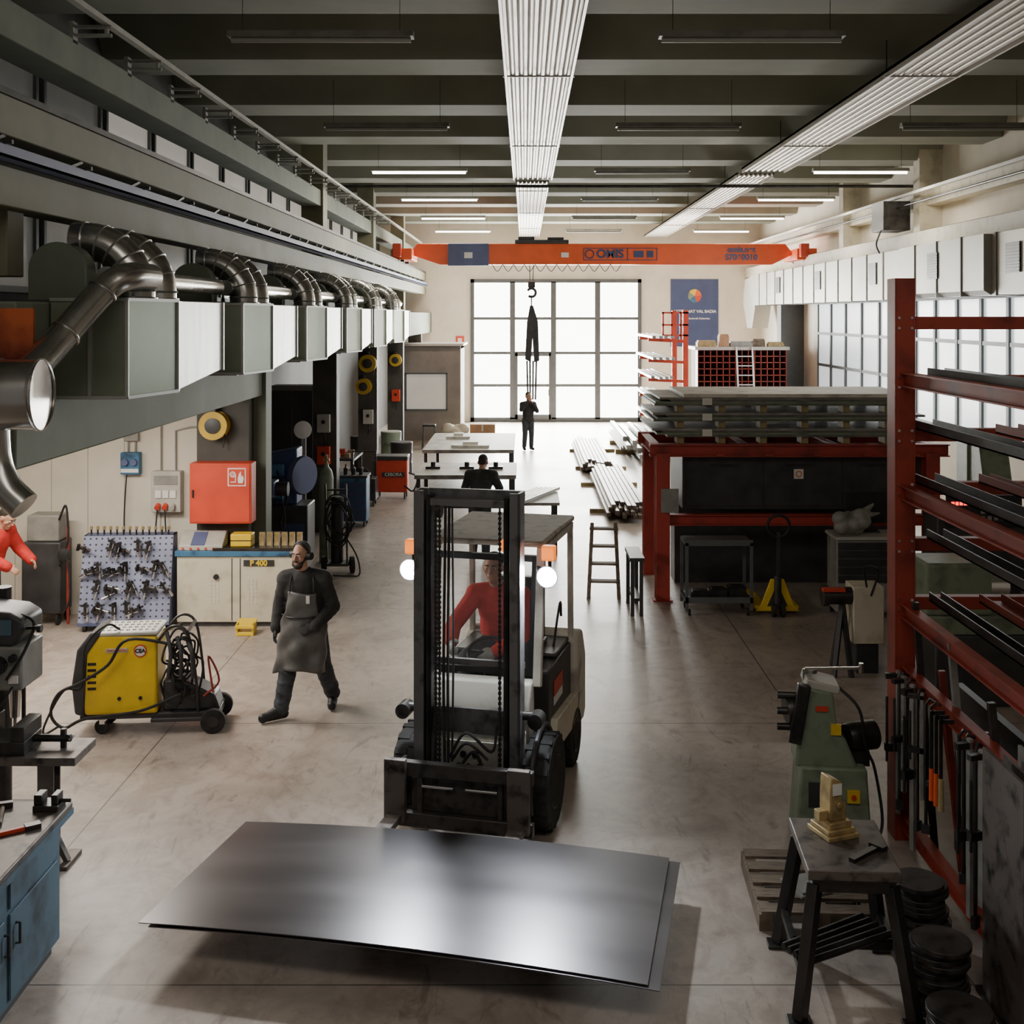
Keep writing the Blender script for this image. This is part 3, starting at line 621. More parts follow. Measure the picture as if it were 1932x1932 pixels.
for xx in(0,.2): MB().cyl((xx,-.23,.36),(xx,-.215,.36),.018).build('fixing','black',t)
MB().box(-.38,.95,-.2,.2,.15,.2).box(.3,.95,-.25,.25,.12,.16).build('chassis','charcoal',t,bev=.01)
for sy in (-.25,.25):
    MB().lathe([(.03,-.03),(.12,-.03),(.12,.03),(.03,.03)],(.9,sy,.12),(0,1,0)).build('wheel','rubber',t,bev=.008);MB().lathe([(.055,-.036),(.055,.036)],(.9,sy,.12),(0,1,0)).build('hub','dark_steel',t)
for sy in (-.15,.15):
    MB().lathe([(.02,-.02),(.07,-.02),(.07,.02),(.02,.02)],(-.18,sy,.07),(.3,1,0)).build('castor','rubber',t);MB().box(-.2,-.14,sy-.03,sy+.03,.1,.16).build('castor_fork','chrome',t)
MB().prism([(.4,.2),(.95,.2),(.9,.34),(.6,.5),(.4,.5)],'y',-.15,.15).build('rear_box','charcoal',t,bev=.02)
for sy in(-.2,.2): MB().path([(.36,sy,.9),(.5,sy*1.1,1.05),(.65,sy*1.1,.98),(.72,sy,.6),(.75,sy,.2)],.014,8,4).build('frame_tube','dark_steel',t)
MB().beam((.65,-.22,.99),(.65,.22,.99),.025).build('handle','dark_steel',t)
random.seed(3)
for k in range(10):
    pts=[];r0=.07+.01*k;cx=.55+random.uniform(-.08,.16);cz=.62+random.uniform(-.2,.2)
    for i in range(13):
        a=2*PI*i/12*1.1+k;pts.append((cx+r0*math.cos(a)*(.6+.6*random.random()),-.2-.01*k+.16*random.random(),cz+r0*(1+.9*random.random())*math.sin(a)))
    MB().path(pts,.011,6,4).build('coiled_cable','rubber',t)
for k in range(3): MB().path([(.45+.1*k,-.22,1.0-.05*k),(.5+.1*k,-.28,.8),(.47+.12*k,-.26,.55)],.02,8,4).build('torch','charcoal',t)
MB().path([(.6,-.2,.85),(.1,-.28,.95),(-.1,-.26,.7),(-.35,-.3,.55),(-.55,-.3,.45),(-.62,-.3,.25),(-.5,-.3,.12),(-.3,-.3,.2),(.2,-.28,.25),(.6,-.26,.4)],.015,7,6).build('torch_cable','rubber',t)
MB().path([(.0,-.2,1.03),(-.1,-.3,1.1),(-.3,-.3,.9),(-.34,-.27,.5),(-.5,-.3,.48),(-.66,-.3,.2),(-.7,-.25,.05),(-.58,-.2,.1)],.011,7,6).build('hose','rubber',t)
MB().path([(.8,-.2,.35),(.95,-.2,.5),(.85,-.22,.75),(.9,-.25,.4)],.011,6,5).build('ground_lead','red',t)
# ------------------------------------------------------------ clamp board
BL=V((-5.2,15.1,0))
t=T('clamp_board','lilac sheet metal stand sloping back, covered with clamps','tool board',BL,R(4))
MB().prism([(0,.1),(.03,.1),(.3,1.2),(.27,1.2)],'x',-.58,.58).build('front_panel','lilac',t,bev=.005)
for a,b in((-.58,-.56),(.56,.58)):MB().prism([(0.02,.1),(.5,.1),(.5,1.2),(.28,1.2)],'x',a,b).build('side_panel','panel_blue',t)
MB().box(-.58,.58,.27,.5,1.17,1.2).build('top_shelf','panel_blue',t);MB().box(-.58,.58,0,.5,.08,.12).build('base','panel_blue',t)
for sx in (-.5,.5): MB().lathe([(.05,-.02),(.05,.02)],(sx,.05,.05),(1,0,0)).build('castor','rubber',t)
def onb(x,z,off=0): yy=(z-.1)*.27/1.1;return BL+Matrix.Rotation(R(4),3,'Z')@V((x,yy-off,z))
g=None;random.seed(8)
for row in range(4):
    for c in range(9):
        if (row==0 and c>6) or random.random()<.12: continue
        loc=onb(-.5+c*.125+.03*random.random(),.24+.25*row+.05*random.random(),.012)
        if g is None:
            g=T('clamp','short dark clamp with pale screw held on the sloping lilac board','clamp',loc,0,'clamps on the lilac board')
            MB().box(-.012,.012,-.07,0,-.02,.14).build('bar','dark_steel',g)
            for z0,z1 in((.1,.125),(0,.025)): MB().box(-.04,.05,-.09,-.05,z0,z1).build('jaw','dark_steel',g)
            MB().cyl((.035,-.07,-.05),(.035,-.07,.09),.009).cyl((.035,-.07,-.09),(.035,-.07,-.03),.017).build('spindle','chrome',g)
        else:
            k=dup(g,loc,random.uniform(-.6,.6));k.rotation_euler.y=random.choice((0,.3,-.5,1.2,-1.3))
g=None
for c in range(13):
    loc=(-5.73+.085*c,15.42,1.2)
    if g is None:
        g=T('clamping_pin','small brass topped tool standing in row on board top','tool',loc,0,'pins on the lilac board top')
        MB().cyl((0,0,0),(0,0,.07),.012,n=8).build('pin','dark_steel',g);MB().cyl((0,0,.07),(0,0,.11),.02,n=8).build('cap','brass',g)
    else: dup(g,loc)
# ------------------------------------------------------------ machine P 400
t=T('hydraulic_machine','cream steel workshop machine with blue top and P 400 plate','machine',(-3.8,15.35,0))
MB().box(-.78,.78,0,.32,.06,.93).build('body','cream',t,bev=.01);MB().box(-.72,.72,.03,.3,0,.06).build('plinth','charcoal',t)
MB().box(-.8,.8,-.03,.34,.93,1.0).build('blue_top','blue',t,bev=.005);MB().box(-.3,.8,-.03,.34,1.0,1.04).build('worktop','dark_steel',t)
MB().box(.05,.06,-.006,.0,.08,.9).box(-.06,-.05,-.006,.0,.08,.9).build('door_gap','charcoal',t)
for x0 in (.15,-.35):
    for i in range(3):
        m=MB()
        for j in range(7): m.box(x0+.05*i,x0+.025+.05*i,-.004,0,.3+.05*j,.335+.05*j)
        m.build('louvre_column','cream_dirty',t)
MB().cyl((-.26,-.03,.66),(-.26,0,.66),.035).build('key_switch','black',t)
MB().box(.1,.5,-.012,-.0,.8,.88).build('name_plate','charcoal',t);txt('P 400',.1,(.3,-.016,.84),FR,'yellow',t,bold=.004)
MB().prism([(.0,1.0),(.0,1.07),(.22,1.22),(.3,1.22),(.3,1.0)],'x',-.76,-.18).build('control_console','lightgrey',t,bev=.01);MB().prism([(-.002,1.08),(.2,1.215),(.2,1.21),(0,1.07)],'x',-.6,-.42).build('display','panel_blue',t)
for i in range(5): MB().cyl((-.7+.1*i,.0,1.03),(-.7+.1*i,-.02,1.03),.015).build('button','red_bright',t)
t=T('yellow_case','small yellow case on the cream machine beside control console','case',(-3.75,15.5,1.04)); MB().box(-.14,.14,-.1,.1,0,.17).build('case','yellow',t,bev=.015);MB().box(-.14,.14,-.105,.105,.08,.09).build('lid_seam','black',t)
g=None
for i in range(6):
    loc=(-3.5+.1*i,15.55,1.04)
    if g is None: g=tag(MB().box(-.03,.03,-.05,.05,0,.13).box(-.035,.035,-.02,.02,.13,.17).build('tool_holder','brass',loc=loc),'brown steel tool block in row on the cream machine','tool','tool blocks on the cream machine')
    else: dup(g,loc)
t=T('foot_pedal','yellow foot pedal on floor before the cream machine','pedal',(-3.58,15.0,0));MB().prism([(-.1,0),(.1,0),(.1,.05),(-.1,.05)],'x',-.1,.1).build('base','yellow',t,bev=.01);MB().prism([(-.12,.1),(.1,.16),(.1,.18),(-.12,.13)],'x',-.12,.12).box(-.11,-.09,-.1,.1,0,.16).box(.09,.11,-.1,.1,0,.16).build('guard','yellow',t)
t=T('hydrant_cabinet','red fire hose cabinet mounted on the dark column','fire cabinet',(-4.03,15.72,1.34))
MB().box(-.41,.41,-.28,0,0,.8).build('body','red_bright',t,bev=.01);MB().box(-.39,.39,-.29,-.28,.02,.78).build('door','red_bright',t,bev=.005)
MB().box(.1,.34,-.294,-.29,.5,.74).build('sign_border','white',t);MB().box(.115,.325,-.297,-.294,.515,.725).build('sign_panel','red_bright',t)
m=MB();m.ring((.17,-.3,.655),(0,1,0),.035,.007,16,5);m.ring((.17,-.3,.655),(0,1,0),.016,.006,12,5);m.box(.2,.212,-.303,-.297,.56,.66);m.box(.14,.212,-.303,-.297,.55,.562);m.build('hose_symbol','white',t)
MB().prism([(.24,.54),(.3,.54),(.315,.6),(.3,.65),(.285,.62),(.275,.7),(.25,.66),(.235,.6)],'y',-.303,-.297).build('flame_symbol','white',t)
MB().box(-.37,-.35,-.31,-.29,.35,.45).build('handle','black',t)
t=T('socket_box','blue wall socket box with two round dials','socket box',(-5.38,16,1.93));MB().box(-.13,.13,-.12,0,0,.3).build('box','blue',t,bev=.01)
for sx in(-.06,.06):MB().cyl((sx,-.16,.17),(sx,-.12,.17),.045).build('dial','panel_blue',t)
MB().box(-.12,.12,-.13,-.12,.03,.08).build('label_strip','white',t)
MB().cyl((-.05,-.03,.3),(-.05,-.03,.75),.012).cyl((.05,-.03,.3),(.05,-.03,.75),.012).build('conduit','grey',t);MB().box(-.1,.1,-.08,0,.45,.6).build('junction','grey',t,bev=.01)
MB().path([(-.05,-.1,0),(-.08,-.1,-.5),(-.12,-.05,-1.2),(-.3,-.1,-1.85)],.01,6,6).build('cable','black',t)
t=T('distribution_board','grey industrial socket panel with four round outlets on white wall','socket panel',(-4.88,16,1.42));MB().box(-.2,.2,-.15,0,0,.56).build('box','lightgrey',t,bev=.01);MB().box(-.16,.16,-.16,-.15,.38,.5).build('breaker_window','grey',t)
for sx in(-.1,0,.1):
    MB().box(sx-.04,sx+.04,-.17,-.15,.2,.3).build('outlet_lid','white',t);MB().cyl((sx,-.22,.07),(sx,-.15,.1),.036).build('outlet','red_bright' if sx<.1 else 'lightgrey',t)
MB().cyl((-.1,-.03,.56),(-.1,-.03,1.7),.012).path([(.1,-.03,.56),(.1,-.03,1.1),(.3,-.03,1.15),(.45,-.03,1.15)],.012,6).build('conduit','grey',t)
MB().path([(0,-.2,.05),(.05,-.25,-.4),(.15,-.2,-.9),(.1,-.3,-1.4)],.011,6,6).path([(-.1,-.2,.05),(-.12,-.25,-.5),(-.1,-.2,-1.38)],.011,6,6).build('cable','black',t)
def reel(x,y,z,lab,r=.2):
    t=T('hose_reel',lab,'hose reel',(x,y,z));MB().lathe([(.03,-.1),(r,-.1),(r,-.07),(r*.6,-.06),(r*.6,.06),(r,.07),(r,.1),(.03,.1)],(0,0,0),(0,1,0)).build('drum','reel_yellow',t)
    MB().lathe([(r*.55,-.12),(r*.3,-.13)],(0,0,0),(0,1,0)).box(-.03,.03,-.08,.12,r*.9,r+.08).build('hub','charcoal',t);MB().path([(r*.6,0,0),(r*.7,0,-.15),(r*.6,0,-.3)],.01,6,5).build('hose','black',t)
reel(-4.15,15.6,2.63,'yellow hose reel on the dark column above the red cabinet',.19)
reel(-3.75,27.88,2.95,'upper yellow hose reel on the far left columns',.21);reel(-3.85,27.88,2.4,'lower yellow hose reel on the far left columns',.19);reel(-3.75,33.88,2.8,'farthest yellow hose reel near the office cabin',.18)
# ------------------------------------------------------------ left mid-ground objects
def castors(t,xs,ys,r=.05):
    for sx in xs:
        for sy in ys: MB().lathe([(.01,-.015),(r,-.015),(r,.015),(.01,.015)],(sx,sy,r),(1,0,0),14).build('castor','rubber',t)
t=T('band_saw','dark blue machine with large round wheel cover behind the column','machine',(-3.95,19.6,0))
MB().box(-.45,.3,0,.7,0,.9).build('base','charcoal',t,bev=.02);MB().prism([(-.4,.9),(-.45,1.75),(.1,1.85),(.1,.9)],'y',.1,.6).build('housing','navy',t,bev=.03)
MB().lathe([(.05,-.06),(.31,-.06),(.33,0),(.31,.06),(.05,.06)],(.22,-.05,1.42),(1,-.6,0)).build('wheel_cover','panel_blue',t);MB().cyl((-.35,0,.9),(-.35,0,1.3),.05).cyl((-.5,-.05,1.15),(-.1,-.05,1.15),.14).build('motor','blue',t)
MB().box(-.4,-.1,-.08,.1,1.4,1.6).build('gearbox','blue',t,bev=.02);MB().path([(-.2,-.1,1.5),(0,-.2,1.1),(-.1,-.25,.6),(.1,-.2,.2)],.015,6,6).build('cable','rubber',t);MB().box(-.1,.25,-.02,0,.3,.6).build('door','navy',t)
t=T('tool_press','dark small press with round motor between column and blue machine','machine',(-3.95,17.8,0))
MB().box(-.25,.25,0,.4,0,.7).build('base','charcoal',t,bev=.02);MB().cyl((-.1,.25,.7),(-.1,.25,1.45),.05).build('column','dark_steel',t);MB().box(-.22,.12,.0,.38,1.3,1.55).build('head','navy',t,bev=.02);MB().cyl((.12,.2,1.42),(.3,.2,1.42),.11).build('motor','charcoal',t);MB().box(-.2,.2,.0,.3,.7,.75).build('table','worn',t)
for a in (0,2.1,4.2): MB().cyl((-.05,-.02,1.35),(-.05+.18*math.cos(a),-.06,1.35+.18*math.sin(a)),.01).build('feed_spoke','chrome',t)
MB().path([(.2,.1,1.4),(.3,-.05,1.0),(.25,-.1,.5),(.3,-.1,.1)],.012,6,6).build('cable','rubber',t)
t=T('gas_cylinder','tall grey green gas cylinder standing beside the blue machine','gas cylinder',(-3.3,19.4,0))
MB().lathe([(.11,0),(.115,.02),(.115,1.4),(.09,1.52),(.04,1.58),(.035,1.64)]).build('bottle','mgreen',t);MB().cyl((0,0,1.62),(0,0,1.78),.03).box(-.05,.05,-.02,.02,1.68,1.72).build('valve','brass',t)
t=T('tool_cart','dark blue tool trolley with drawers behind the gas cylinder','tool cart',(-3.4,22.6,0));MB().box(-.33,.33,0,.5,.1,.95).build('cabinet','blue',t,bev=.01)
for i in range(5): MB().box(-.31,.31,-.015,0,.14+.15*i,.27+.15*i).build('drawer','navy',t,bev=.004)
MB().box(-.35,.35,-.02,.52,.95,.99).build('worktop','charcoal',t);castors(t,(-.28,.28),(.05,.45))
g=None
for i,xx in enumerate((-.25,-.1,.05,.2)):
    loc=(-3.4+xx,22.8,.99)
    if g is None: g=tag(MB().lathe([(.04,0),(.045,.12),(.015,.15),(.015,.2)]).build('spray_can','charcoal',loc=loc),'dark can standing on the blue tool trolley','can','cans on the tool trolley')
    else: dup(g,loc)
t=T('red_welder','red portable welding machine on wheels further along the left row','welder',(-2.98,26.2,0));MB().box(-.36,.36,-.2,.3,.15,.92).build('body','red_bright',t,bev=.03);MB().box(-.37,.37,-.21,.31,.86,.96).build('top','charcoal',t,bev=.02)
MB().box(-.2,.3,-.21,-.2,.5,.6).build('name_strip','charcoal',t);txt('CEBORA',.1,(.05,-.215,.55),FR,'white',t);MB().box(-.4,-.36,-.2,.3,.2,.85).build('front','charcoal',t);castors(t,(-.3,.3),(-.15,.25),.08);MB().path([(.3,-.2,.3),(.5,-.3,.2),(.6,-.3,.5),(.4,-.25,.6)],.02,6,5).build('cable','black',t)
t=T('wheeled_rig','black wheeled frame piled with hoses before the red welder','cart',(-3.5,25.2,0));MB().box(-.3,.3,-.2,.25,.12,.6).build('body','charcoal',t,bev=.02)
for sx in(-.25,.25): MB().beam((sx,.2,.6),(sx,.25,1.15),.03).build('post','dark_steel',t)
MB().beam((-.25,.25,1.13),(.25,.25,1.13),.03).build('handle','dark_steel',t);castors(t,(-.25,.25),(-.15,.2),.07)
random.seed(12)
for k in range(4): MB().path([((.12+.03*k)*math.cos(a)+random.uniform(-.03,.03),-.22-.01*k,.62+(.14+.03*k)*math.sin(a)) for a in [2*PI*i/12 for i in range(13)]],.016,6,3).build('hose_coil','rubber',t)
t=T('welding_cart','black welding cart with hoses and two rubber wheels','cart',(-2.95,18.6,0));MB().beam((-.2,0,.15),(-.25,.1,1.4),.03).beam((.12,0,.15),(.08,.1,1.4),.03).beam((-.22,.1,1.3),(.1,.1,1.3),.03).box(-.22,.15,-.12,.2,.12,.16).build('frame','charcoal',t)
for xx in(.2,-.25):MB().lathe([(.03,-.03),(.13,-.03),(.13,.03),(.03,.03)],(xx,-.02,.13),(1,.3,0)).build('wheel','rubber',t)
MB().cyl((-.05,.05,.16),(-.05,.05,1.2),.1).build('bottle','black',t)
random.seed(6)
for k in range(6): MB().path([(.0+(.14+.02*k)*math.cos(a)+random.uniform(-.03,.03),-.08-.02*k,.85+(.2+.04*k)*math.sin(a)+random.uniform(-.04,.04)) for a in [2*PI*i/14 for i in range(15)]],.013,6,3).build('hose_coil','rubber',t)
MB().path([(.1,-.1,.6),(.3,-.2,.3),(.35,-.25,.03),(.2,-.35,.02),(-.2,-.3,.02)],.012,6,6).build('trailing_hose','rubber',t)
def barrel(x,y,ma,lab,h=.88):
    t=T('barrel',lab,'barrel',(x,y,0));MB().lathe([(.27,0),(.29,.02),(.28,h*.33),(.29,h*.35),(.28,h*.37),(.28,h*.64),(.29,h*.66),(.28,h*.68),(.29,h)]).build('drum',ma,t);MB().lathe([(.29,0),(.27,.02)],(0,0,h)).build('lid','lightgrey' if ma=='mgreen' else 'charcoal',t)
barrel(-3.7,32.3,'mgreen','green drum with pale lid beside the left columns');barrel(-4.35,31.0,'charcoal','black drum standing left of the green drum');barrel(-3.2,30.3,'charcoal','black drum standing in front of the green drum',.8)
t=T('grinding_wheel','white disc guard of a grinder on a tall stand in the dark left bay','grinder',(-3.98,20.9,2.05));MB().lathe([(.14,0),(.16,.03),(.05,.05)],(0,0,0),(.3,-1,0)).build('disc','white',t);MB().box(-.04,.04,.06,.14,-2.05,.02).build('stand','grey',t)
t=T('wall_cabinet','tall dark locker in the shadowed left bay','locker',(-4.6,23.2,0));MB().box(-.45,.4,0,.5,0,2.7).build('body','grey_wall',t,bev=.01)
for a,b in((-.43,-.04),(-.01,.38)): MB().box(a,b,-.02,0,.1,2.6).build('door','dark_wall',t)
t=T('sheet_rack','upright metal sheets leaning in the dark left bay','metal sheets',(-4.25,24.3,0))
for i in range(4): MB().box(-.3+.1*i,-.28+.1*i,0,.8,0,1.5+.25*i).build('sheet','grey',t)
t=T('parts_bench','dark bench cluttered with parts in the rear left bay','work bench',(-4.3,26,0));MB().box(-.5,.5,0,1.4,.85,.9).build('table_top','charcoal',t)
for sx in(-.45,.45):
    for sy in(.05,1.35): MB().box(sx-.03,sx+.03,sy-.03,sy+.03,0,.85).build('leg','charcoal',t)
random.seed(2)
for i in range(8):
    s=random.uniform(.06,.1);tag(MB().box(-s,s,-s*.7,s*.7,0,s*1.5).build('parts_box',('panel_blue','grey','red_bright','card')[i%4],loc=(-4.65+.22*(i%4),26.2+.6*(i//4),.9),bev=.005),'small %s box on the cluttered rear bench, %s row place %d'%(('blue','grey','red','brown')[i%4],('front','back')[i//4],i%4+1),'box')
for i,(xx,yy,zz,mm) in enumerate(((-3.78,21.98,1.9,'lightgrey'),(-3.78,21.98,1.3,'red_bright'),(-3.75,27.98,1.5,'lightgrey'),(-3.75,33.98,1.6,'red_bright'))):
    t=T('switch_box','%s switch box on %s dark column of the left row'%('pale' if mm=='lightgrey' else 'red',('the second','the second','the third','the fourth')[i]),'switch box',(xx,yy,zz));MB().box(-.12,.12,-.12,.02,0,.34).build('box',mm,t,bev=.01);MB().cyl((0,-.13,.2),(0,-.12,.2),.04).build('switch','black',t);MB().path([(0,-.05,0),(.03,-.08,-.12),(0,-.05,-.24)],.012,6,5).build('cable','black',t)
t=T('office_cabin','grey office cabin with a lit window under the crane end','cabin',(-3.1,38.2,0));
m=MB();m.box(-1.0,1.0,0,.1,0,1.0);m.box(-1.0,1.0,0,.1,2.2,3.1);m.box(-1.0,-.8,0,.1,1,2.2);m.box(.55,1.0,0,.1,1,2.2);m.box(.9,1.0,.1,2.5,0,3.1);m.box(-1,1,.1,2.5,3,3.1);m.box(-1.0,1.0,2.4,2.5,0,3.0);m.build('walls','grey_wall',t)
MB().box(-.8,.55,.02,.05,1,2.2).build('pane','pane_mid',t);m=MB()
for a,b,c,d in((-.82,.57,.98,1.03),(-.82,.57,2.17,2.22),(-.82,-.77,1,2.2),(.52,.57,1,2.2)):m.box(a,b,-.03,.02,c,d)
m.build('window_frame','frame_grey',t);MB().box(-1.1,1.1,-.1,2.6,3.1,3.17).build('roof','lightgrey',t)
t=T('fire_extinguisher','red extinguisher hanging on the cream back wall','extinguisher',(-2.5,44.9,1.55));MB().lathe([(.08,0),(.09,.02),(.09,.5),(.03,.6)]).build('bottle','red_bright',t);MB().box(-.03,.03,-.03,.03,.6,.66).build('valve','black',t)
t=T('fire_sign','small red fire sign on the back wall','sign',(-2.5,44.99,3.0));MB().box(-.16,.16,-.02,0,0,.3).build('plate','red_bright',t);MB().box(-.08,.08,-.025,-.02,.08,.22).build('symbol','white',t)
t=T('cardboard_box','brown cardboard box on the floor before the glass doors','box',(-1.35,37.5,0));MB().box(-.4,.4,-.3,.3,0,.62).build('carton','card',t,bev=.01);MB().box(-.4,.4,-.03,.03,.62,.622).box(-.03,.03,-.302,-.3,.4,.62).build('tape','cream',t)
t=T('waste_bag','crumpled pale plastic sack beside the cardboard box','sack',(-2.2,37,0));m=MB();random.seed(5)
for i in range(7): m.ell((random.uniform(-.25,.25),random.uniform(-.15,.15),.2+random.uniform(0,.3)),(.22,.2,.2))
blob('sack',m,'cream',t,.03,2)
t=T('bar_stool','black bar stool before the office cabin','stool',(-2.95,36,0));MB().box(-.2,.2,-.2,.2,.68,.74).build('seat','black',t,bev=.02)
for sx in(-.17,.17):
    for sy in(-.17,.17):MB().beam((sx*1.2,sy*1.2,0),(sx,sy,.68),.03).build('leg','charcoal',t)
def table(name,lab,x0,x1,y0,y1,z,top,leg,th=.05):
    t=T(name,lab,'work table',((x0+x1)/2,(y0+y1)/2,0));w=(x1-x0)/2;d=(y1-y0)/2
    MB().box(-w,w,-d,d,z-th,z).build('table_top',top,t,bev=.005)
    for sx in(-w+.08,w-.08):
        for sy in(-d+.08,d-.08):MB().box(sx-.04,sx+.04,sy-.04,sy+.04,0,z-th).build('leg',leg,t)
    MB().box(-w+.08,w-.08,-d+.06,-d+.1,.25,.31).build('rail',leg,t);return t
table('work_table','steel topped work table behind the leaning worker',-2.2,-.17,23.2,25.2,.92,'stack_b','charcoal',.08)
table('work_table','further work table with parts before the far hall doors',-2.4,-.25,27.3,31.2,.95,'stack_b','charcoal',.08)
table('work_table','narrow trestle table holding loose bars behind the forklift',-.35,.6,19.9,21.2,.9,'grey','dark_steel',.05)
g=None
for i in range(6):
    loc=(-.15+.08*i,20.5,.9)
    if g is None: g=tag(MB().box(-.025,.025,-1.0,1.0,0,.05).build('steel_bar','galv',loc=loc,rz=R(-22)),'loose steel bar lying across the trestle table behind the forklift','steel bar','bars on the trestle table')
    else: dup(g,loc,R(-22))
for xx,yy,ss,lb in ((-1.3,28,.45,'nearer'),(-1.7,30,.3,'farther')): tag(MB().box(-ss,ss,-.3,.2,0,.06).box(-ss*.4,ss*.4,-.1,.2,.06,.12).build('sheet_parts','cream_dirty',loc=(xx,yy,.95)),'%s pile of pale parts on the further work table'%lb,'parts')
for xx,lb in((-1.9,'left'),(-1.2,'middle'),(-.6,'right')): tag(MB().box(-.15,.15,-.1,.1,0,.05).cyl((0,0,.05),(0,0,.14),.05).build('workpiece','dark_steel',loc=(xx,24.2,.92)),'dark workpiece on the near steel topped table, %s one'%lb,'workpiece')
g=None;random.seed(11)
for layer in range(3):
    for i in range(9-layer):
        for seg in (0,1):
            loc=(1.5+.1*i+.05*layer+(.18 if not seg else .0),23.3+seg*6.9+random.uniform(-.4,.45),.08+.081*layer)
            if g is None: g=tag(MB().box(-.04,.04,0,6,0,.08).build('steel_profile','profile',loc=loc),'long steel profile in the bundle on the floor right of the aisle','steel profile','long profiles on the floor')
            else: dup(g,loc)
for yy in (24.2,28,31,35): tag(MB().box(1.35,2.7,yy,yy+.09,0,.08).build('timber_bearer','wood'),'timber bearer under the long floor profiles','timber','bearers under profiles')
g=None
for layer in range(4):
    for i in range(9):
        if layer==3 and i in(2,5,6): continue
        loc=(2.9+.17*i,33.5+random.uniform(-1.2,1),.12+.121*layer)
        if g is None: g=tag(MB().box(-.06,.06,0,5,0,.12).build('aluminium_profile','galv',loc=loc),'bright aluminium profile stacked before the far red rack','profile','bright profiles before the far rack')
        else: dup(g,loc)
for yy in(34.6,37): tag(MB().box(2.7,4.4,yy,yy+.1,0,.12).build('timber_bearer','wood'),'timber bearer under the bright profile stack','timber','bearers under bright stack')
t=T('cantilever_rack','far red cantilever rack loaded with bars, below the blue banner','storage rack',(4.0,33.5,0))
for yy in (0,2.5):
    MB().box(.55,.7,yy,yy+.12,0,4.25).build('upright','red_bright',t)
    for z in (1.0,1.6,2.2,2.75,3.35): MB().beam((-.45,yy+.06,z+.05),(.55,yy+.06,z),.08,.08).build('arm','red_bright',t)
m=MB()
for z in (3.5,3.8,4.15): m.box(-.05,.7,0,.05,z,z+.05)
for xx in (-.05,.2,.45): m.box(xx,xx+.05,0,.05,3.35,4.2)
m.build('guard_grid','red_bright',t)
g=None
for z in (1.1,1.7,2.3,2.85,3.45):
    for i in range(4):
        loc=(3.65+.17*i,33+random.uniform(-.5,.2),z)
        if g is None: g=tag(MB().box(-.05,.05,0,5,0,.07).build('stored_bar','galv',loc=loc),'pale metal bar lying on arms of the far red rack','metal bar','bars on the far red rack')
        else: dup(g,loc)
t=T('pigeonhole_rack','low red grid rack of small cells below the far right windows','storage rack',(5.5,37,0));
MB().box(0,2.8,.5,1.5,0,3.0).build('back_block','dark_wall',t);m=MB()
for i in range(15): m.box(i*.2-.012,i*.2+.012,0,.5,0,3.0)
for i in range(16): m.box(0,2.8,0,.5,i*.2-.012,i*.2+.012)
m.build('cell_grid','rack_red',t);MB().box(-.1,2.9,-.05,1.6,3.0,3.1).build('top_shelf','lightgrey',t)
for i,(s,h,mm) in enumerate(((.3,.15,'wood'),(.15,.35,'card'),(.35,.12,'grey'),(.2,.2,'old_wood'),(.25,.1,'wood'))):
    tag(MB().box(-s,s,-.2,.2,0,h).box(-s*.9,s*.9,-.18,.18,h,h+.05).build('stored_crate',mm,loc=(5.8+.55*i,37.3,3.1)),'crate stored on top of the pigeonhole rack, %s from the left'%('first','second','third','fourth','fifth')[i],'crate')
t=T('ladder','aluminium ladder leaning against the pigeonhole rack','ladder',(6.95,36.6,0))
for sx in (-.25,.25): MB().beam((sx,-.4,0),(sx,.3,3.1),.05,.03).build('rail','white',t)
for i in range(10): f=(i+.5)/10.5;MB().beam((-.25,-.4+.7*f,3.1*f),(.25,-.4+.7*f,3.1*f),.03).build('rung','white',t)
t=T('banner','blue banner with colourful round emblem hanging on the back wall','banner',(6.55,44.995,2.9));MB().box(-.92,.92,-.03,0,0,2.6).build('cloth','navy',t)
txt('ARTESANAT VAL BADIA',.155,(0,-.04,1.35),FR,'white',t,bold=.004);txt('Quality Handcraft Dolomites',.1,(0,-.04,1.08),FR,'white',t,bold=.002)
for i,(c,a0) in enumerate((('orange',0),('yellow',1.26),('mgreen',2.5),('blue',3.77),('red_bright',5.0))):
    m=MB();m.prism([(0,1.95)]+[(.26*math.cos(a0+1.26*k/6),1.95+.26*math.sin(a0+1.26*k/6)) for k in range(7)],'y',-.05,-.035);m.build('emblem_wedge',c,t)
t=T('wall_poster','white poster with round symbols on right wall column','poster',(9.0,27.6,2.7));MB().box(.0,.1,-.4,.4,0,1.6).build('sheet','white',t)
for i in range(3):
    for yy in(.17,-.17): MB().cyl((-.01,yy,.3+.5*i),(.0,yy,.3+.5*i),.13).build('symbol','grey',t)
# ------------------------------------------------------------ red steel frame with sheets
t=T('storage_frame','heavy red steel beam frame carrying stacked metal sheets','steel frame',(1.9,16.8,0))
for sx in (.08,3.95):
    for sy in (.0,1.75): m=MB();m.ib((sx,sy,0),(sx,sy,2.12),.2,.18,.02);m.box(sx-.14,sx+.14,sy-.12,sy+.12,0,.02);m.build('post','red',t)
for sy in (0,1.75): MB().ib((-.1,sy,2.16),(4.2,sy,2.16),.16,.16,.02).build('top_beam','red',t);MB().ib((.1,sy,1.16),(4.0,sy,1.16),.14,.14,.015).build('lower_beam','red',t)
for xx in (.0,1.3,2.6,4.0): MB().ib((xx,0,2.16),(xx,1.75,2.16),.12,.14,.015).build('cross_beam','red',t)
for i in range(5): MB().box(.9+.7*i-.06,.9+.7*i+.06,-.12,-.08,2.08,2.12).build('lug','red',t)
MB().box(.05,.3,-.14,-.11,1.28,1.62).build('switch_box','grey',t)
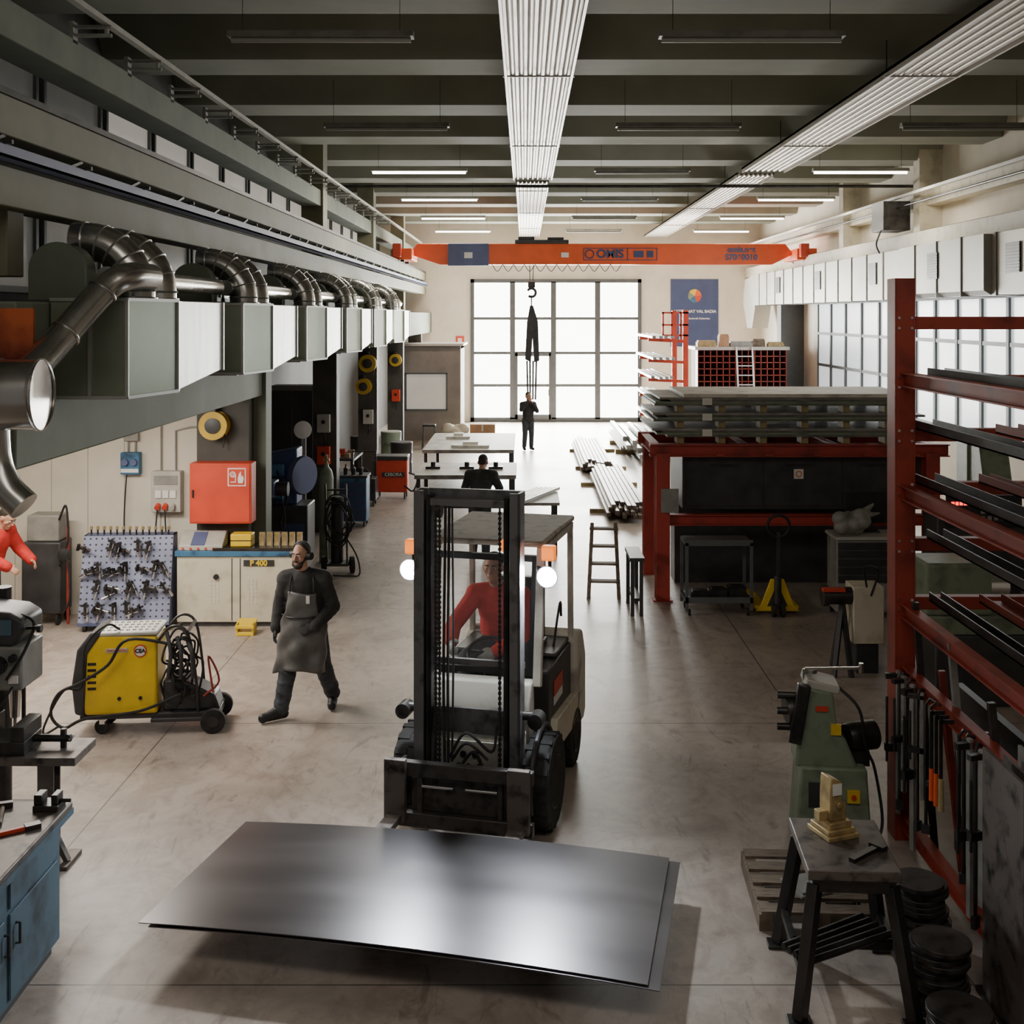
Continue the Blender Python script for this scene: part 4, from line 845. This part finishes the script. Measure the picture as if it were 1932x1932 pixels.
t=T('press_housing','long black enclosure of a machine inside the red frame','machine',(2.3,17.0,0));MB().box(0,3.5,0,1.4,1.27,2.05).build('enclosure','charcoal',t,bev=.01);MB().box(0,3.5,.9,1.4,0,1.27).build('base','charcoal',t)
for i in range(3): MB().box(.05+1.15*i,1.17+1.15*i,-.01,0,1.32,2.0).build('door','charcoal',t,bev=.004)
MB().box(1.62,1.76,-.02,-.01,1.72,1.86).build('warning_sticker','paper',t);MB().ring((1.69,-.025,1.79),(0,1,0),.04,.006,14,4).build('warning_symbol','orange',t)
for i in range(3): MB().box(.4+1.1*i,.8+1.1*i,-.03,-.01,1.9,1.93).build('handle','dark_steel',t)
zz=2.25;random.seed(21)
for lv in range(3):
    g=None
    for i in range(6):
        for sy in (.15,1.4):
            loc=(2.25+.6*i,16.85+sy,zz)
            if g is None: g=tag(MB().box(-.05,.05,-.15,.15,0,.1).build('spacer_block','wood',loc=loc),'timber spacer block in the %s gap of the sheet stack'%('lowest','middle','top')[lv],'timber block','spacers in level %s'%('one','two','three')[lv])
            else: dup(g,loc)
    zz+=.1
    for s in range(4):
        tag(MB().box(0,3.6+random.uniform(-.15,.1),0,1.75,0,.03).build('metal_sheet_pack',('stack_a','mgreen','stack_a','stack_b')[s],loc=(2.03+random.uniform(-.2,.12),16.75+random.uniform(0,.04),zz)),'pack of thin metal sheets, %s of the %s layer on the red frame'%(('lowest','second','third','topmost')[s],('bottom','middle','top')[lv]),'metal sheets');zz+=.031
    tag(MB().box(0,.14,-.01,0,0,.1).build('paper_label','paper',loc=(2.55,16.75,zz-.11)),'white paper label on the %s sheet layer'%('bottom','middle','top')[lv],'label')
tag(MB().box(-.02,3.3,0,1.75,0,.05).build('cover_board','cream_dirty',loc=(2.3,16.72,zz)),'pale board lying on top of the whole sheet stack','board')
t=T('step_stool','worn wooden step ladder standing right of the aisle','step ladder',(1.16,17.1,0),R(-4))
for sx in(-.2,.2):
    MB().beam((sx*1.1,-.25,0),(sx*.85,0,1.05),.05,.035).build('front_rail','old_wood',t);MB().beam((sx*1.1,.35,0),(sx*.85,.03,1.05),.04,.03).build('rear_rail','old_wood',t)
for i in range(4): f=(i+1)/4.3;MB().box(-.21,.21,-.25+.25*f-.06,-.25+.25*f+.08,1.05*f-.015,1.05*f+.015).build('step','old_wood',t)
t=T('trestle','low dark steel trestle beside the step ladder','trestle',(1.47,15.9,0));
for yy in(0,.7):
    for xx in(0,.12): MB().beam((xx,yy,0),(xx,yy,.75),.05).build('leg','charcoal',t)
MB().box(-.04,.16,-.05,.75,.75,.8).build('top_beam','charcoal',t);MB().box(0,.12,0,.7,.2,.24).build('low_beam','charcoal',t)
t=T('wheeled_trolley','grey blue steel trolley with two shelves under the red frame','trolley',(2.65,16.15,0));
for z in(.22,1.0): MB().box(-.46,.46,-.28,.28,z-.04,z).box(-.46,.46,-.28,-.26,z,z+.04).build('shelf','frame_grey',t)
for sx in(-.44,.44):
    for sy in(-.26,.26):MB().box(sx-.02,sx+.02,sy-.02,sy+.02,.08,1.0).build('leg','frame_grey',t)
castors(t,(-.4,.4),(-.22,.22),.045)
for i in range(3): tag(MB().box(-.12,.12,-.1,.1,0,.08+.03*i).box(-.09,.09,-.07,.07,.08+.03*i,.1+.03*i).build('scrap_block','dark_steel',loc=(2.4+.26*i,16.1,.22)),'dark steel block on lower trolley shelf, %s'%('left one','middle one','right one')[i],'block')
t=T('pallet_jack','yellow hand pallet jack with upright black handle','pallet jack',(3.45,15.95,0));
MB().prism([(-.3,.06),(.3,.06),(.22,.16),(.09,.5),(-.09,.5),(-.22,.16)],'y',-.03,.0).build('front_frame','yellow',t,bev=.01)
MB().prism([(-.14,.13),(.14,.13),(.03,.38),(-.03,.38)],'y',-.035,-.028).build('frame_cutout','charcoal',t)
for sx in(-.22,.22):MB().box(sx-.08,sx+.08,0,1.0,.08,.13).build('fork','yellow',t,bev=.01)
MB().cyl((0,-.05,.1),(0,-.05,.55),.05).build('pump','charcoal',t);MB().beam((0,-.05,.5),(0,-.1,1.15),.045,.03).build('handle_bar','charcoal',t);MB().ring((0,-.1,1.24),(0,1,.1),.15,.02,20,8).build('handle_loop','black',t)
for sx in(-.06,.06):MB().lathe([(.01,-.025),(.09,-.025),(.09,.025),(.01,.025)],(sx,-.08,.09),(1,0,0)).build('wheel','rubber',t)
for sx in(-.22,.22): MB().cyl((sx-.04,.85,.045),(sx+.04,.85,.045),.045).build('load_roller','rubber',t)
t=T('tool_chest','roller tool chest with dark drawers and pale lower door','tool chest',(4.65,15.7,0));MB().box(-.45,.42,0,.5,.1,1.08).build('cabinet','grey',t,bev=.01)
for i in range(5): MB().box(-.43,.4,-.015,0,.5+.11*i,.6+.11*i).build('drawer','charcoal',t,bev=.003)
MB().box(-.43,.4,-.015,0,.13,.48).build('lower_door','grey',t);txt('Beta',.22,(-.02,-.02,.33),FR,'white',t,bold=.008);MB().box(-.47,.44,-.03,.52,1.08,1.12).build('worktop','lightgrey',t);castors(t,(-.4,.38),(.05,.45))
t=T('plastic_sack','crumpled grey sack lying on tool chest','sack',(4.4,15.8,1.12));m=MB();random.seed(9)
for i in range(12): m.ell((random.uniform(-.18,.2),random.uniform(-.1,.1),.1+random.uniform(0,.2)),(.11,.1,.1))
m.cap((.15,0,.28),(.32,0,.42),.07,.02);m.cap((.2,0,.26),(.4,0,.3),.05,.02);blob('sack',m,'grey',t,.018,1)
t=T('monitor','dark computer monitor on tool chest before the black machine','monitor',(4.75,16.05,1.12));MB().box(-.35,.3,0,.04,.12,.55).build('screen','black',t,bev=.01);MB().box(-.04,.04,0,.04,0,.15).box(-.12,.12,-.08,.1,0,.02).build('stand','charcoal',t)
t=T('floor_grinder','beige box and dark legged grinder near the red rack foot','grinder',(3.7,13.3,0));MB().box(.05,.4,0,.35,.35,1.0).build('electrical_box','cream',t,bev=.01);MB().box(.1,.35,.05,.3,0,.35).build('pedestal','charcoal',t)
for p in((-.2,-.1,0),(.0,-.1,0),(-.1,.35,0)): MB().beam(p,(-.05,.1,.8),.05).build('leg','charcoal',t)
MB().cyl((-.25,.1,.88),(.05,.1,.88),.1).lathe([(.12,-.03),(.12,.03)],(-.25,.1,.88),(1,0,0)).build('grinder_head','dark_steel',t)
MB().path([(.2,0,1.0),(.15,-.1,1.25),(.3,-.1,1.2),(.25,0,.9)],.012,6,6).build('cable','black',t);MB().box(-.3,-.05,-.03,.05,.95,.99).build('red_tag','red_bright',t)
t=T('lathe','long grey green lathe seen through the red rack','lathe',(4.3,12.2,0))
MB().box(0,2.4,0,.6,.0,.75).build('base','charcoal',t,bev=.02);MB().box(-.1,2.5,0,.6,.75,.95).build('bed','mgreen',t,bev=.02);MB().box(-.1,.6,.0,.6,.95,1.5).build('headstock','mgreen',t,bev=.04);MB().cyl((.6,.3,1.2),(.85,.3,1.2),.14).build('chuck','chrome',t);MB().box(1.1,1.5,-.05,.5,.95,1.15).build('carriage','grey',t,bev=.02);MB().cyl((1.3,-.12,.85),(1.3,-.05,.85),.1).build('hand_wheel','chrome',t)
t=T('control_cabinet','dark machine control head with glowing red digits behind the rack','machine',(5.35,14,0));MB().box(-.4,1.2,0,.5,0,1.7).build('body','charcoal',t,bev=.02);MB().box(-.3,.6,-.06,0,1.57,1.95).build('display_box','black',t,bev=.01)
for i in range(5): MB().box(-.25+.05*i,-.215+.05*i,-.07,-.06,1.83,1.87).build('digit','led',t)
m=MB()
for i in range(5):
    for j in range(3): m.box(.1+.08*i,.15+.08*i,-.07,-.06,1.65+.08*j,1.7+.08*j)
m.build('keys','grey',t)
t=T('milling_machine','grey upright machine standing near the right wall beyond the rack','machine',(7.2,18,0));MB().box(-.5,.5,0,.8,0,1.0).build('base','grey',t,bev=.03);MB().box(-.25,.25,.3,.8,1.0,2.1).build('column','mgreen',t,bev=.03);MB().prism([(-.3,1.5),(.5,1.5),(.5,2.1),(-.1,2.1)],'x',-.22,.22).build('head','mgreen',t,bev=.03)
# ------------------------------------------------------------ near red rack
t=T('bar_rack','tall red steel storage rack at the right edge','storage rack',(2.97,9.2,0))
for (xx,yy) in((0,0),(1.6,0),(0,-4.2),(1.6,-4.2)):
    m=MB();m.box(xx-.08,xx-.065,yy-.1,yy+.1,0,4.39);m.box(xx+.065,xx+.08,yy-.1,yy+.1,0,4.39);m.box(xx-.065,xx+.065,yy-.01,yy+.01,0,4.39);m.box(xx-.065,xx+.065,yy-.1,yy-.085,0,4.39);m.build('upright','rack_red',t,bev=.003)
LV=(4.04,3.58,3.16,2.74,2.3,1.84)
for z in LV:
    for yy in (0,-4.2): MB().box(.08,1.52,yy-.05,yy+.05,z-.05,z+.05).build('cross_arm','rack_red',t,bev=.005)
for z in (3.6,2.72,1.8,1.32,.16):
    for xx in (.0,1.6): MB().ib((xx,-4.1,z),(xx,-.1,z),.08,.1,.012).build('side_rail','rack_red',t)
for z in LV:
    for k in (-.04,.04):
        for xx in(-.05,.05): MB().cyl((xx,-.112,z+k),(xx,-.1,z+k),.012,n=8).build('bolt','chrome',t)
random.seed(31)
for z,lb,nn in ((3.63,'high',1),(3.21,'third',2),(2.79,'middle',2),(2.35,'lower',1),(1.89,'lowest',3)):
    for i in range(nn):
        loc=(3.2+.42*i+random.uniform(-.06,.06),4.95+random.uniform(0,.3),z);w=random.choice((.05,.07,.09));L=4.3+random.uniform(-.5,.3)
        tag(MB().box(-w,w,0,L,0,.012).box(-w,-w+.01,0,L,0,.07).box(w-.01,w,0,L,0,.07).build('channel_bar','dark_steel' if i%2==0 else 'rack_red',loc=loc),'%s channel bar on the %s level of the near red rack, %s one'%('dark' if i%2==0 else 'dull red',lb,('first','second','third')[i]),'steel bar')
g=None
for i,yy in enumerate((9.0,8.86,8.66,8.45,7.55,7.35)):
    loc=(2.88,yy,1.36)
    if g is None:
        g=T('bar_clamp','long grey bar clamp hanging from the side rail of the near red rack','clamp',loc,0,'bar clamps hanging on the near rack');MB().box(-.012,.012,-.02,.02,-1.1,0).build('bar','grey',g)
        for a,b in((-.06,-.02),(-.62,-.56)): MB().box(-.1,.02,-.02,.02,a,b).build('jaw','dark_steel',g)
        MB().cyl((-.085,0,-.7),(-.085,0,-.2),.01).build('spindle','dark_steel',g)
    else:
        k=dup(g,(2.88,yy,1.36),random.uniform(-.5,.5));k.scale.z=(1,.8,1.12,.7,1.05,.9)[i]
g=None
for i,yy in enumerate((8.93,8.78,8.55,8.34,8.24,7.7,7.62,7.46,7.25,7.15)):
    loc=(2.9,yy,1.36)
    if g is None:
        g=T('hanging_bar','thin dark hooked bar hanging from the side rail of the near red rack','bar',loc,0,'dark hooked bars on the near rack');MB().path([(.04,0,-.02),(.0,0,.0),(-.03,0,-.05),(-.03,0,-1.0)],.013,6).build('rod','dark_steel',g);MB().box(-.06,0,-.015,.015,-1.04,-.97).build('end_block','charcoal',g)
    else:
        k=dup(g,loc,random.uniform(-1,1));k.scale.z=random.uniform(.55,1.15)
for i in range(3):
    t=T('file','file with %s handle hanging on the near rack, %s'%(('orange','orange','wooden')[i],('farthest','middle','nearest')[i]),'file',(2.82,8.08-.09*i,1.16));MB().cyl((0,0,-.42),(0,0,-.2),.02,.017,12).build('handle','orange' if i<2 else 'wood',t);MB().box(-.012,.012,-.004,.004,-.2,.2).box(0,.09,-.004,.004,.17,.2).build('blade','dark_steel',t)
for i,(xx,yy,L,mm) in enumerate(((3.1,8.8,1.9,'dark_steel'),(3.16,8.4,1.5,'rack_red'),(3.1,8.05,1.8,'grey'),(3.2,7.7,1.3,'dark_steel'),(3.12,7.4,1.6,'dark_steel'),(3.24,8.6,1.2,'rack_red'))):
    tag(MB().beam((0,0,.0),(-.12,.1,L),.045,.045).build('leaning_bar',mm,loc=(xx,yy,.01)),'%s bar leaning upright inside the near rack, %s from the far post'%({'dark_steel':'dark','rack_red':'red','grey':'grey'}[mm],('first','third','fourth','fifth','sixth','second')[i]),'steel bar')
t=T('steel_plates','upright dark steel plates standing at the lower right corner','steel plates',(2.9,6.75,0))
for i in range(6): MB().box(-.14+.045*i,-.12+.045*i,-.3+.015*(i%3),.28+.03*(i%2),.03,1.5-.06*((i*2)%5)).build('plate',('worn','dark_steel','grey')[i%3],t)
MB().box(-.16,.16,-.34,.34,0,.03).build('base_rail','dark_steel',t)
tag(MB().box(3.3,3.36,6.9,8.95,.0,1.28).build('dark_board','charcoal'),'dark board standing inside lower part of the near rack','board')
# ------------------------------------------------------------ green machine
t=T('belt_grinder','pale green workshop machine with hand lever on a pedestal','machine',(2.42,9.25,0),R(-6));t.scale=(.97,.97,.95)
MB().prism([(-.3,0),(.3,0),(.26,.62),(-.26,.62)],'y',-.22,.25).build('pedestal','mgreen',t,bev=.02)
MB().prism([(-.3,.6),(.2,.6),(.1,.84),(.04,.9),(.0,1.22),(-.2,1.26),(-.27,1.0)],'y',-.18,.15).build('body','mgreen',t,bev=.025)
MB().prism([(-.22,1.25),(.05,1.2),(.06,1.26),(-.2,1.32)],'y',-.16,.16).build('top_cover','lightgrey',t,bev=.01)
MB().lathe([(.03,-.04),(.11,-.04),(.12,0),(.11,.04),(.03,.04)],(-.33,-.1,1.05),(1,.2,.1)).build('tool_head','dark_steel',t)
MB().prism([(-.36,.82),(-.26,.8),(-.18,1.28),(-.28,1.3)],'y',-.24,-.16).build('slide','dark_steel',t,bev=.01)
for zz_ in(.92,1.05,1.18): MB().cyl((-.44,-.14,zz_),(-.2,-.14,zz_),.03).build('adjuster','dark_steel',t)
MB().beam((-.2,0,1.36),(.25,0,1.38),.02).cyl((-.2,0,1.25),(-.2,0,1.36),.018).cyl((.25,0,1.34),(.25,0,1.42),.02).lathe([(.05,0),(.05,.03)],(-.15,0,1.33)).build('hand_lever','steel_pipe',t)
MB().lathe([(.02,-.15),(.1,-.15),(.12,-.1),(.12,.1),(.02,.12)],(.26,.0,.82),(1,.4,0)).box(.12,.3,-.1,.1,.6,.72).build('motor','dark_steel',t)
MB().box(-.02,.06,-.195,-.18,.88,.97).build('yellow_sticker','yellow',t);MB().box(-.14,-.04,-.195,-.18,1.07,1.11).build('red_plate','red_bright',t);MB().box(.1,.2,-.245,-.2,.35,.45).build('switch_plate','yellow',t);MB().cyl((.15,-.26,.4),(.15,-.24,.4),.02).build('stop_button','red_bright',t);MB().box(-.2,-.1,-.235,-.21,.3,.5).build('name_label','charcoal',t)
MB().path([(.05,-.1,1.25),(.2,-.2,1.1),(.25,-.2,.8),(.33,-.15,.6),(.38,-.2,.2),(.3,-.3,.02)],.012,7,6).build('cable','black',t)
t=T('steel_bench','heavy dark steel bench with splayed legs at lower right','work bench',(1.95,7.15,0),R(-4))
MB().box(-.27,.27,-.36,.36,.8,.86).build('top','worn',t,bev=.006);MB().box(-.24,.24,-.33,.33,.72,.8).build('apron_frame','dark_steel',t)
for sx in(-1,1):
    for sy in(-1,1): MB().beam((sx*.33,sy*.42,.02),(sx*.22,sy*.3,.76),.07,.07).box(sx*.33-.07,sx*.33+.07,sy*.42-.06,sy*.42+.06,0,.02).build('leg','dark_steel',t,bev=.004)
for sx in(-1,1): MB().beam((sx*.3,-.37,.25),(sx*.3,.37,.25),.04,.05).build('stretcher','dark_steel',t)
MB().beam((-.3,0,.25),(.3,0,.25),.04,.05).build('stretcher','dark_steel',t)
t=T('brass_block','stepped brass coloured fixture on the steel bench','fixture',(1.93,7.3,.86),R(20));MB().box(-.11,.11,-.12,.12,0,.03).box(-.1,.1,-.1,.1,.03,.06).box(-.08,.08,-.085,.085,.06,.1).build('stepped_base','brass',t,bev=.006);MB().prism([(-.06,.1),(.06,.1),(.055,.2),(.025,.22),(.02,.34),(-.05,.37),(-.06,.25)],'y',-.06,.06).build('column','brass',t,bev=.008);MB().box(-.12,-.06,-.03,.03,.1,.16).cyl((0,-.08,.2),(0,-.06,.2),.02).build('side_jaw','brass',t,bev=.004);MB().box(-.045,.02,-.065,-.06,.26,.33).build('label','paper',t)
tag(MB().box(-.15,.15,-.02,.02,0,.025).box(.1,.15,-.05,.05,.0,.03).build('file_tool','dark_steel',loc=(2.05,7.0,.86),rz=R(40)),'dark steel tool lying on the steel bench','tool')
t=T('round_stock','short steel rods lying on bench lower rails','rods',(1.9,7.1,.28),R(30))
for i in range(5): MB().cyl((-.34,-.1+.05*i,.022),(.34,-.12+.06*i,.022),.022,n=10).build('rod','dark_steel',t)
t=T('pallet','worn wooden pallet on the floor behind the steel bench','pallet',(1.88,8.2,0),R(-3))
for i in range(5): MB().box(-.28,.5,-.45+.2*i,-.33+.2*i,.11,.13).build('deck_board','old_wood',t)
for xx in(-.25,.13,.46): MB().box(xx-.045,xx+.045,-.45,.47,0,.11).build('bearer','old_wood',t)
tag(MB().box(-.12,.12,-.14,.14,0,.015).box(-.1,.1,-.12,.12,.015,.03).build('steel_offcut','grey',loc=(1.95,8.1,.13),rz=R(20)),'grey steel offcut on the pallet behind bench','offcut')
t=T('green_box','green and white metal cassette on the pallet','box',(2.2,8.25,.13));MB().box(-.1,.1,-.1,.1,0,.2).build('case','mgreen',t,bev=.01);MB().box(-.08,.0,-.105,-.1,.05,.15).build('label','white',t)
random.seed(4)
for (bx,by,nn,rr,lb) in ((2.46,6.95,13,.17,'tall right stack'),(2.42,6.5,8,.18,'front stack'),(2.08,6.4,4,.15,'low stack near bench leg'),(2.55,7.5,16,.16,'rear stack by the rack')):
    g=None
    for i in range(nn):
        loc=(bx+random.uniform(-.025,.025),by+random.uniform(-.025,.025),.0301*i)
        if g is None: g=tag(MB().lathe([(rr,0),(rr,.03),(.02,.03)]).build('steel_disc','carriage',loc=loc,bev=.003),'round steel disc in the %s on the floor'%lb,'steel disc','steel discs in the %s'%lb)
        else: dup(g,loc)
# ------------------------------------------------------------ left foreground
t=T('work_cabinet','worn blue steel workbench cabinet at lower left corner','cabinet',(-3.4,6.75,0))
MB().box(-.4,.4,-.78,.78,.08,.87).build('body','cab_blue',t,bev=.01);MB().box(-.36,.36,-.74,.74,0,.08).build('plinth','charcoal',t);MB().box(-.45,.46,-.84,.84,.87,.94).build('worktop','worn',t,bev=.01);MB().box(.4,.465,-.84,.84,.86,.9).build('edge_strip','cab_blue',t)
for yy in (-.4,.36): MB().box(.4,.415,yy-.34,yy+.34,.12,.62).build('door','cab_blue',t,bev=.004)
for yy in (-.4,.36): MB().box(.4,.415,yy-.34,yy+.34,.65,.84).build('drawer','cab_blue',t,bev=.004)
for yy in (-.06,.09): MB().path([(.415,yy,.42),(.44,yy,.42),(.44,yy,.54),(.415,yy,.54)],.008,6).build('handle','black',t)
t=T('pipe_wrench','red handled wrench lying on the blue cabinet','wrench',(-3.15,7.1,.94),R(35));MB().box(-.16,.1,-.015,.015,0,.025).build('handle','red_bright',t,bev=.004);MB().box(.1,.19,-.03,.03,0,.03).build('jaw','dark_steel',t)
t=T('hammer','dark hammer lying on the blue cabinet','hammer',(-3.3,7.35,.94),R(110));MB().cyl((-.15,0,.015),(.12,0,.015),.014).build('handle','old_wood',t);MB().cb((.13,0,.02),(.04,.12,.04)).build('head','dark_steel',t)
t=T('small_vise','small dark machine vise on the far corner of the blue cabinet','vise',(-3.05,7.48,.94));MB().box(-.08,.08,-.07,.07,0,.04).box(-.08,-.03,-.05,.05,.04,.1).box(.03,.07,-.05,.05,.04,.1).cyl((.07,0,.05),(.14,0,.05),.012).build('vise_body','dark_steel',t,bev=.004)
t=T('vise_bench','dark steel stand with a heavy machine vise behind the blue cabinet','vise stand',(-3.74,8.75,0))
MB().ib((.17,0,0),(.17,0,.8),.12,.12,.015).box(.0,.36,-.15,.15,0,.03).beam((.17,0,.3),(.33,-.05,.03),.04).build('post','worn',t);MB().box(-.5,.45,-.22,.2,.8,.86).build('table_plate','worn',t,bev=.005)
MB().ib((-.4,0,0),(-.4,0,.8),.12,.12,.015).build('post','worn',t)
MB().box(-.35,.06,-.18,.14,.86,.96).box(-.35,-.22,-.18,.14,.96,1.1).box(-.04,.06,-.18,.14,.96,1.07).cyl((.06,0,.93),(.34,0,.93),.028).box(.26,.3,-.02,.02,.86,1.0).beam((.34,-.06,.93),(.34,.06,.93),.015).build('vise','dark_steel',t,bev=.006)
t=T('drill_press','grey green pillar drill at the left edge above the vise','drill press',(-3.98,9.2,0))
MB().cyl((-.25,.25,0),(-.25,.25,1.9),.07).build('column','dark_steel',t);MB().box(-.45,.1,-.0,.5,0,.08).build('base','charcoal',t,bev=.01)
MB().prism([(-.35,1.58),(.02,1.53),(.1,1.62),(.1,1.74),(.0,1.8),(-.35,1.84)],'y',-.2,.2).build('motor_head','charcoal',t,bev=.03)
MB().box(-.3,.1,-.2,.2,1.2,1.54).build('gear_head','grey',t,bev=.02);MB().box(-.3,.02,-.21,-.2,1.63,1.75).build('speed_panel','cab_blue',t)
MB().cyl((-.02,-.05,.95),(-.02,-.05,1.2),.035,.05).cyl((-.02,-.05,.86),(-.02,-.05,.95),.015).build('chuck','chrome',t);MB().cyl((.07,-.1,.86),(.07,-.1,1.2),.016).build('stop_rod','dark_steel',t)
MB().cyl((-.08,-.2,1.4),(-.08,-.28,1.4),.07).build('knob','black',t);MB().cyl((.04,-.21,1.46),(.04,-.25,1.46),.03).build('knob','black',t);MB().box(-.0,.07,-.215,-.2,1.26,1.32).build('plate','white',t);MB().box(-.25,-.18,-.215,-.2,1.28,1.34).build('plate','white',t)
MB().beam((.1,-.1,1.66),(.2,-.15,1.68),.02).lathe([(.03,0),(.03,.03)],(.2,-.15,1.67),(1,0,0)).build('feed_handle','black',t)
MB().path([(.0,-.1,1.78),(.15,-.1,1.7),(.12,-.22,1.5),(.0,-.25,1.3)],.012,6,6).path([(-.1,-.2,1.3),(-.05,-.3,1.1),(.05,-.25,1.25)],.01,6,6).build('cable','rubber',t)
t=T('bay_machine','grey tall apparatus with hoses beside the red shirted worker','machine',(-6.35,15.4,0));MB().box(-.3,.22,0,.4,.15,1.1).build('body','charcoal',t,bev=.02);MB().box(-.25,.18,.05,.38,1.1,1.45).build('feeder','grey',t,bev=.02);castors(t,(-.25,.17),(.05,.35),.075)
MB().path([(.2,0,1.4),(.33,-.1,1.6),(.36,-.1,1.2),(.3,-.05,1.0)],.015,6,6).path([(.2,0,.8),(.35,-.1,.9),(.38,-.1,.4),(.3,-.1,.2)],.015,6,6).build('hose','rubber',t);MB().beam((.28,.1,0),(.28,.1,1.3),.03).build('post','red',t)
MB().lathe([(.05,0),(.09,.03),(.05,.06)],(.3,-.05,.95),(0,-1,0)).build('hose_coil','rubber',t)
# ------------------------------------------------------------ lights, world, camera
def area(loc,rot,sx,sy,e,col):
    l=bpy.data.lights.new('area','AREA');l.shape='RECTANGLE';l.size=sx;l.size_y=sy;l.energy=e;l.color=col
    o=bpy.data.objects.new('area',l);C.objects.link(o);o.location=loc;o.rotation_euler=[R(a) for a in rot]
area((1.2,44.6,2.8),(-90,0,0),6,5,3900,(1,1,.95))
area((8.9,24,3.1),(0,90,0),2.6,6,230,(.93,.97,1)); area((8.9,32,3.1),(0,90,0),2.6,7,230,(.93,.97,1))
area((-6.2,13.2,3.25),(0,0,0),2.5,.3,150,(1,.9,.76))
area((-4.7,11.8,3.22),(0,-28,0),.6,4.5,230,(1,.93,.84))  # hidden lamp added under the bay ceiling to brighten the aisle floor
area((.5,2.5,7.6),(42,0,0),8,1.5,150,(1,.92,.82))  # added fill lamp, out of view overhead, lifts the foreground
for sx in(-.6,.56):
    p=wp@V((sx,.5,2.0));l=bpy.data.lights.new('head','SPOT');l.energy=260;l.spot_size=R(150);l.spot_blend=.9;l.shadow_soft_size=.06;l.color=(.85,.93,1)
    o=bpy.data.objects.new('head',l);C.objects.link(o);o.location=p;o.rotation_euler=(R(62),0,PI+YW)
w=bpy.data.worlds.new('World');S.world=w;w.use_nodes=True;b=w.node_tree.nodes['Background'];b.inputs[0].default_value=(1,.93,.85,1);b.inputs[1].default_value=.17
cam=bpy.data.cameras.new('Camera');co=bpy.data.objects.new('Camera',cam);C.objects.link(co);co.location=(0,0,H);co.rotation_euler=(R(90),0,0)
cam.sensor_width=36;cam.lens=36*F/1932;cam.shift_x=-(CX-966)/1932;cam.shift_y=-(966-CY)/1932;cam.clip_end=200
S.camera=co
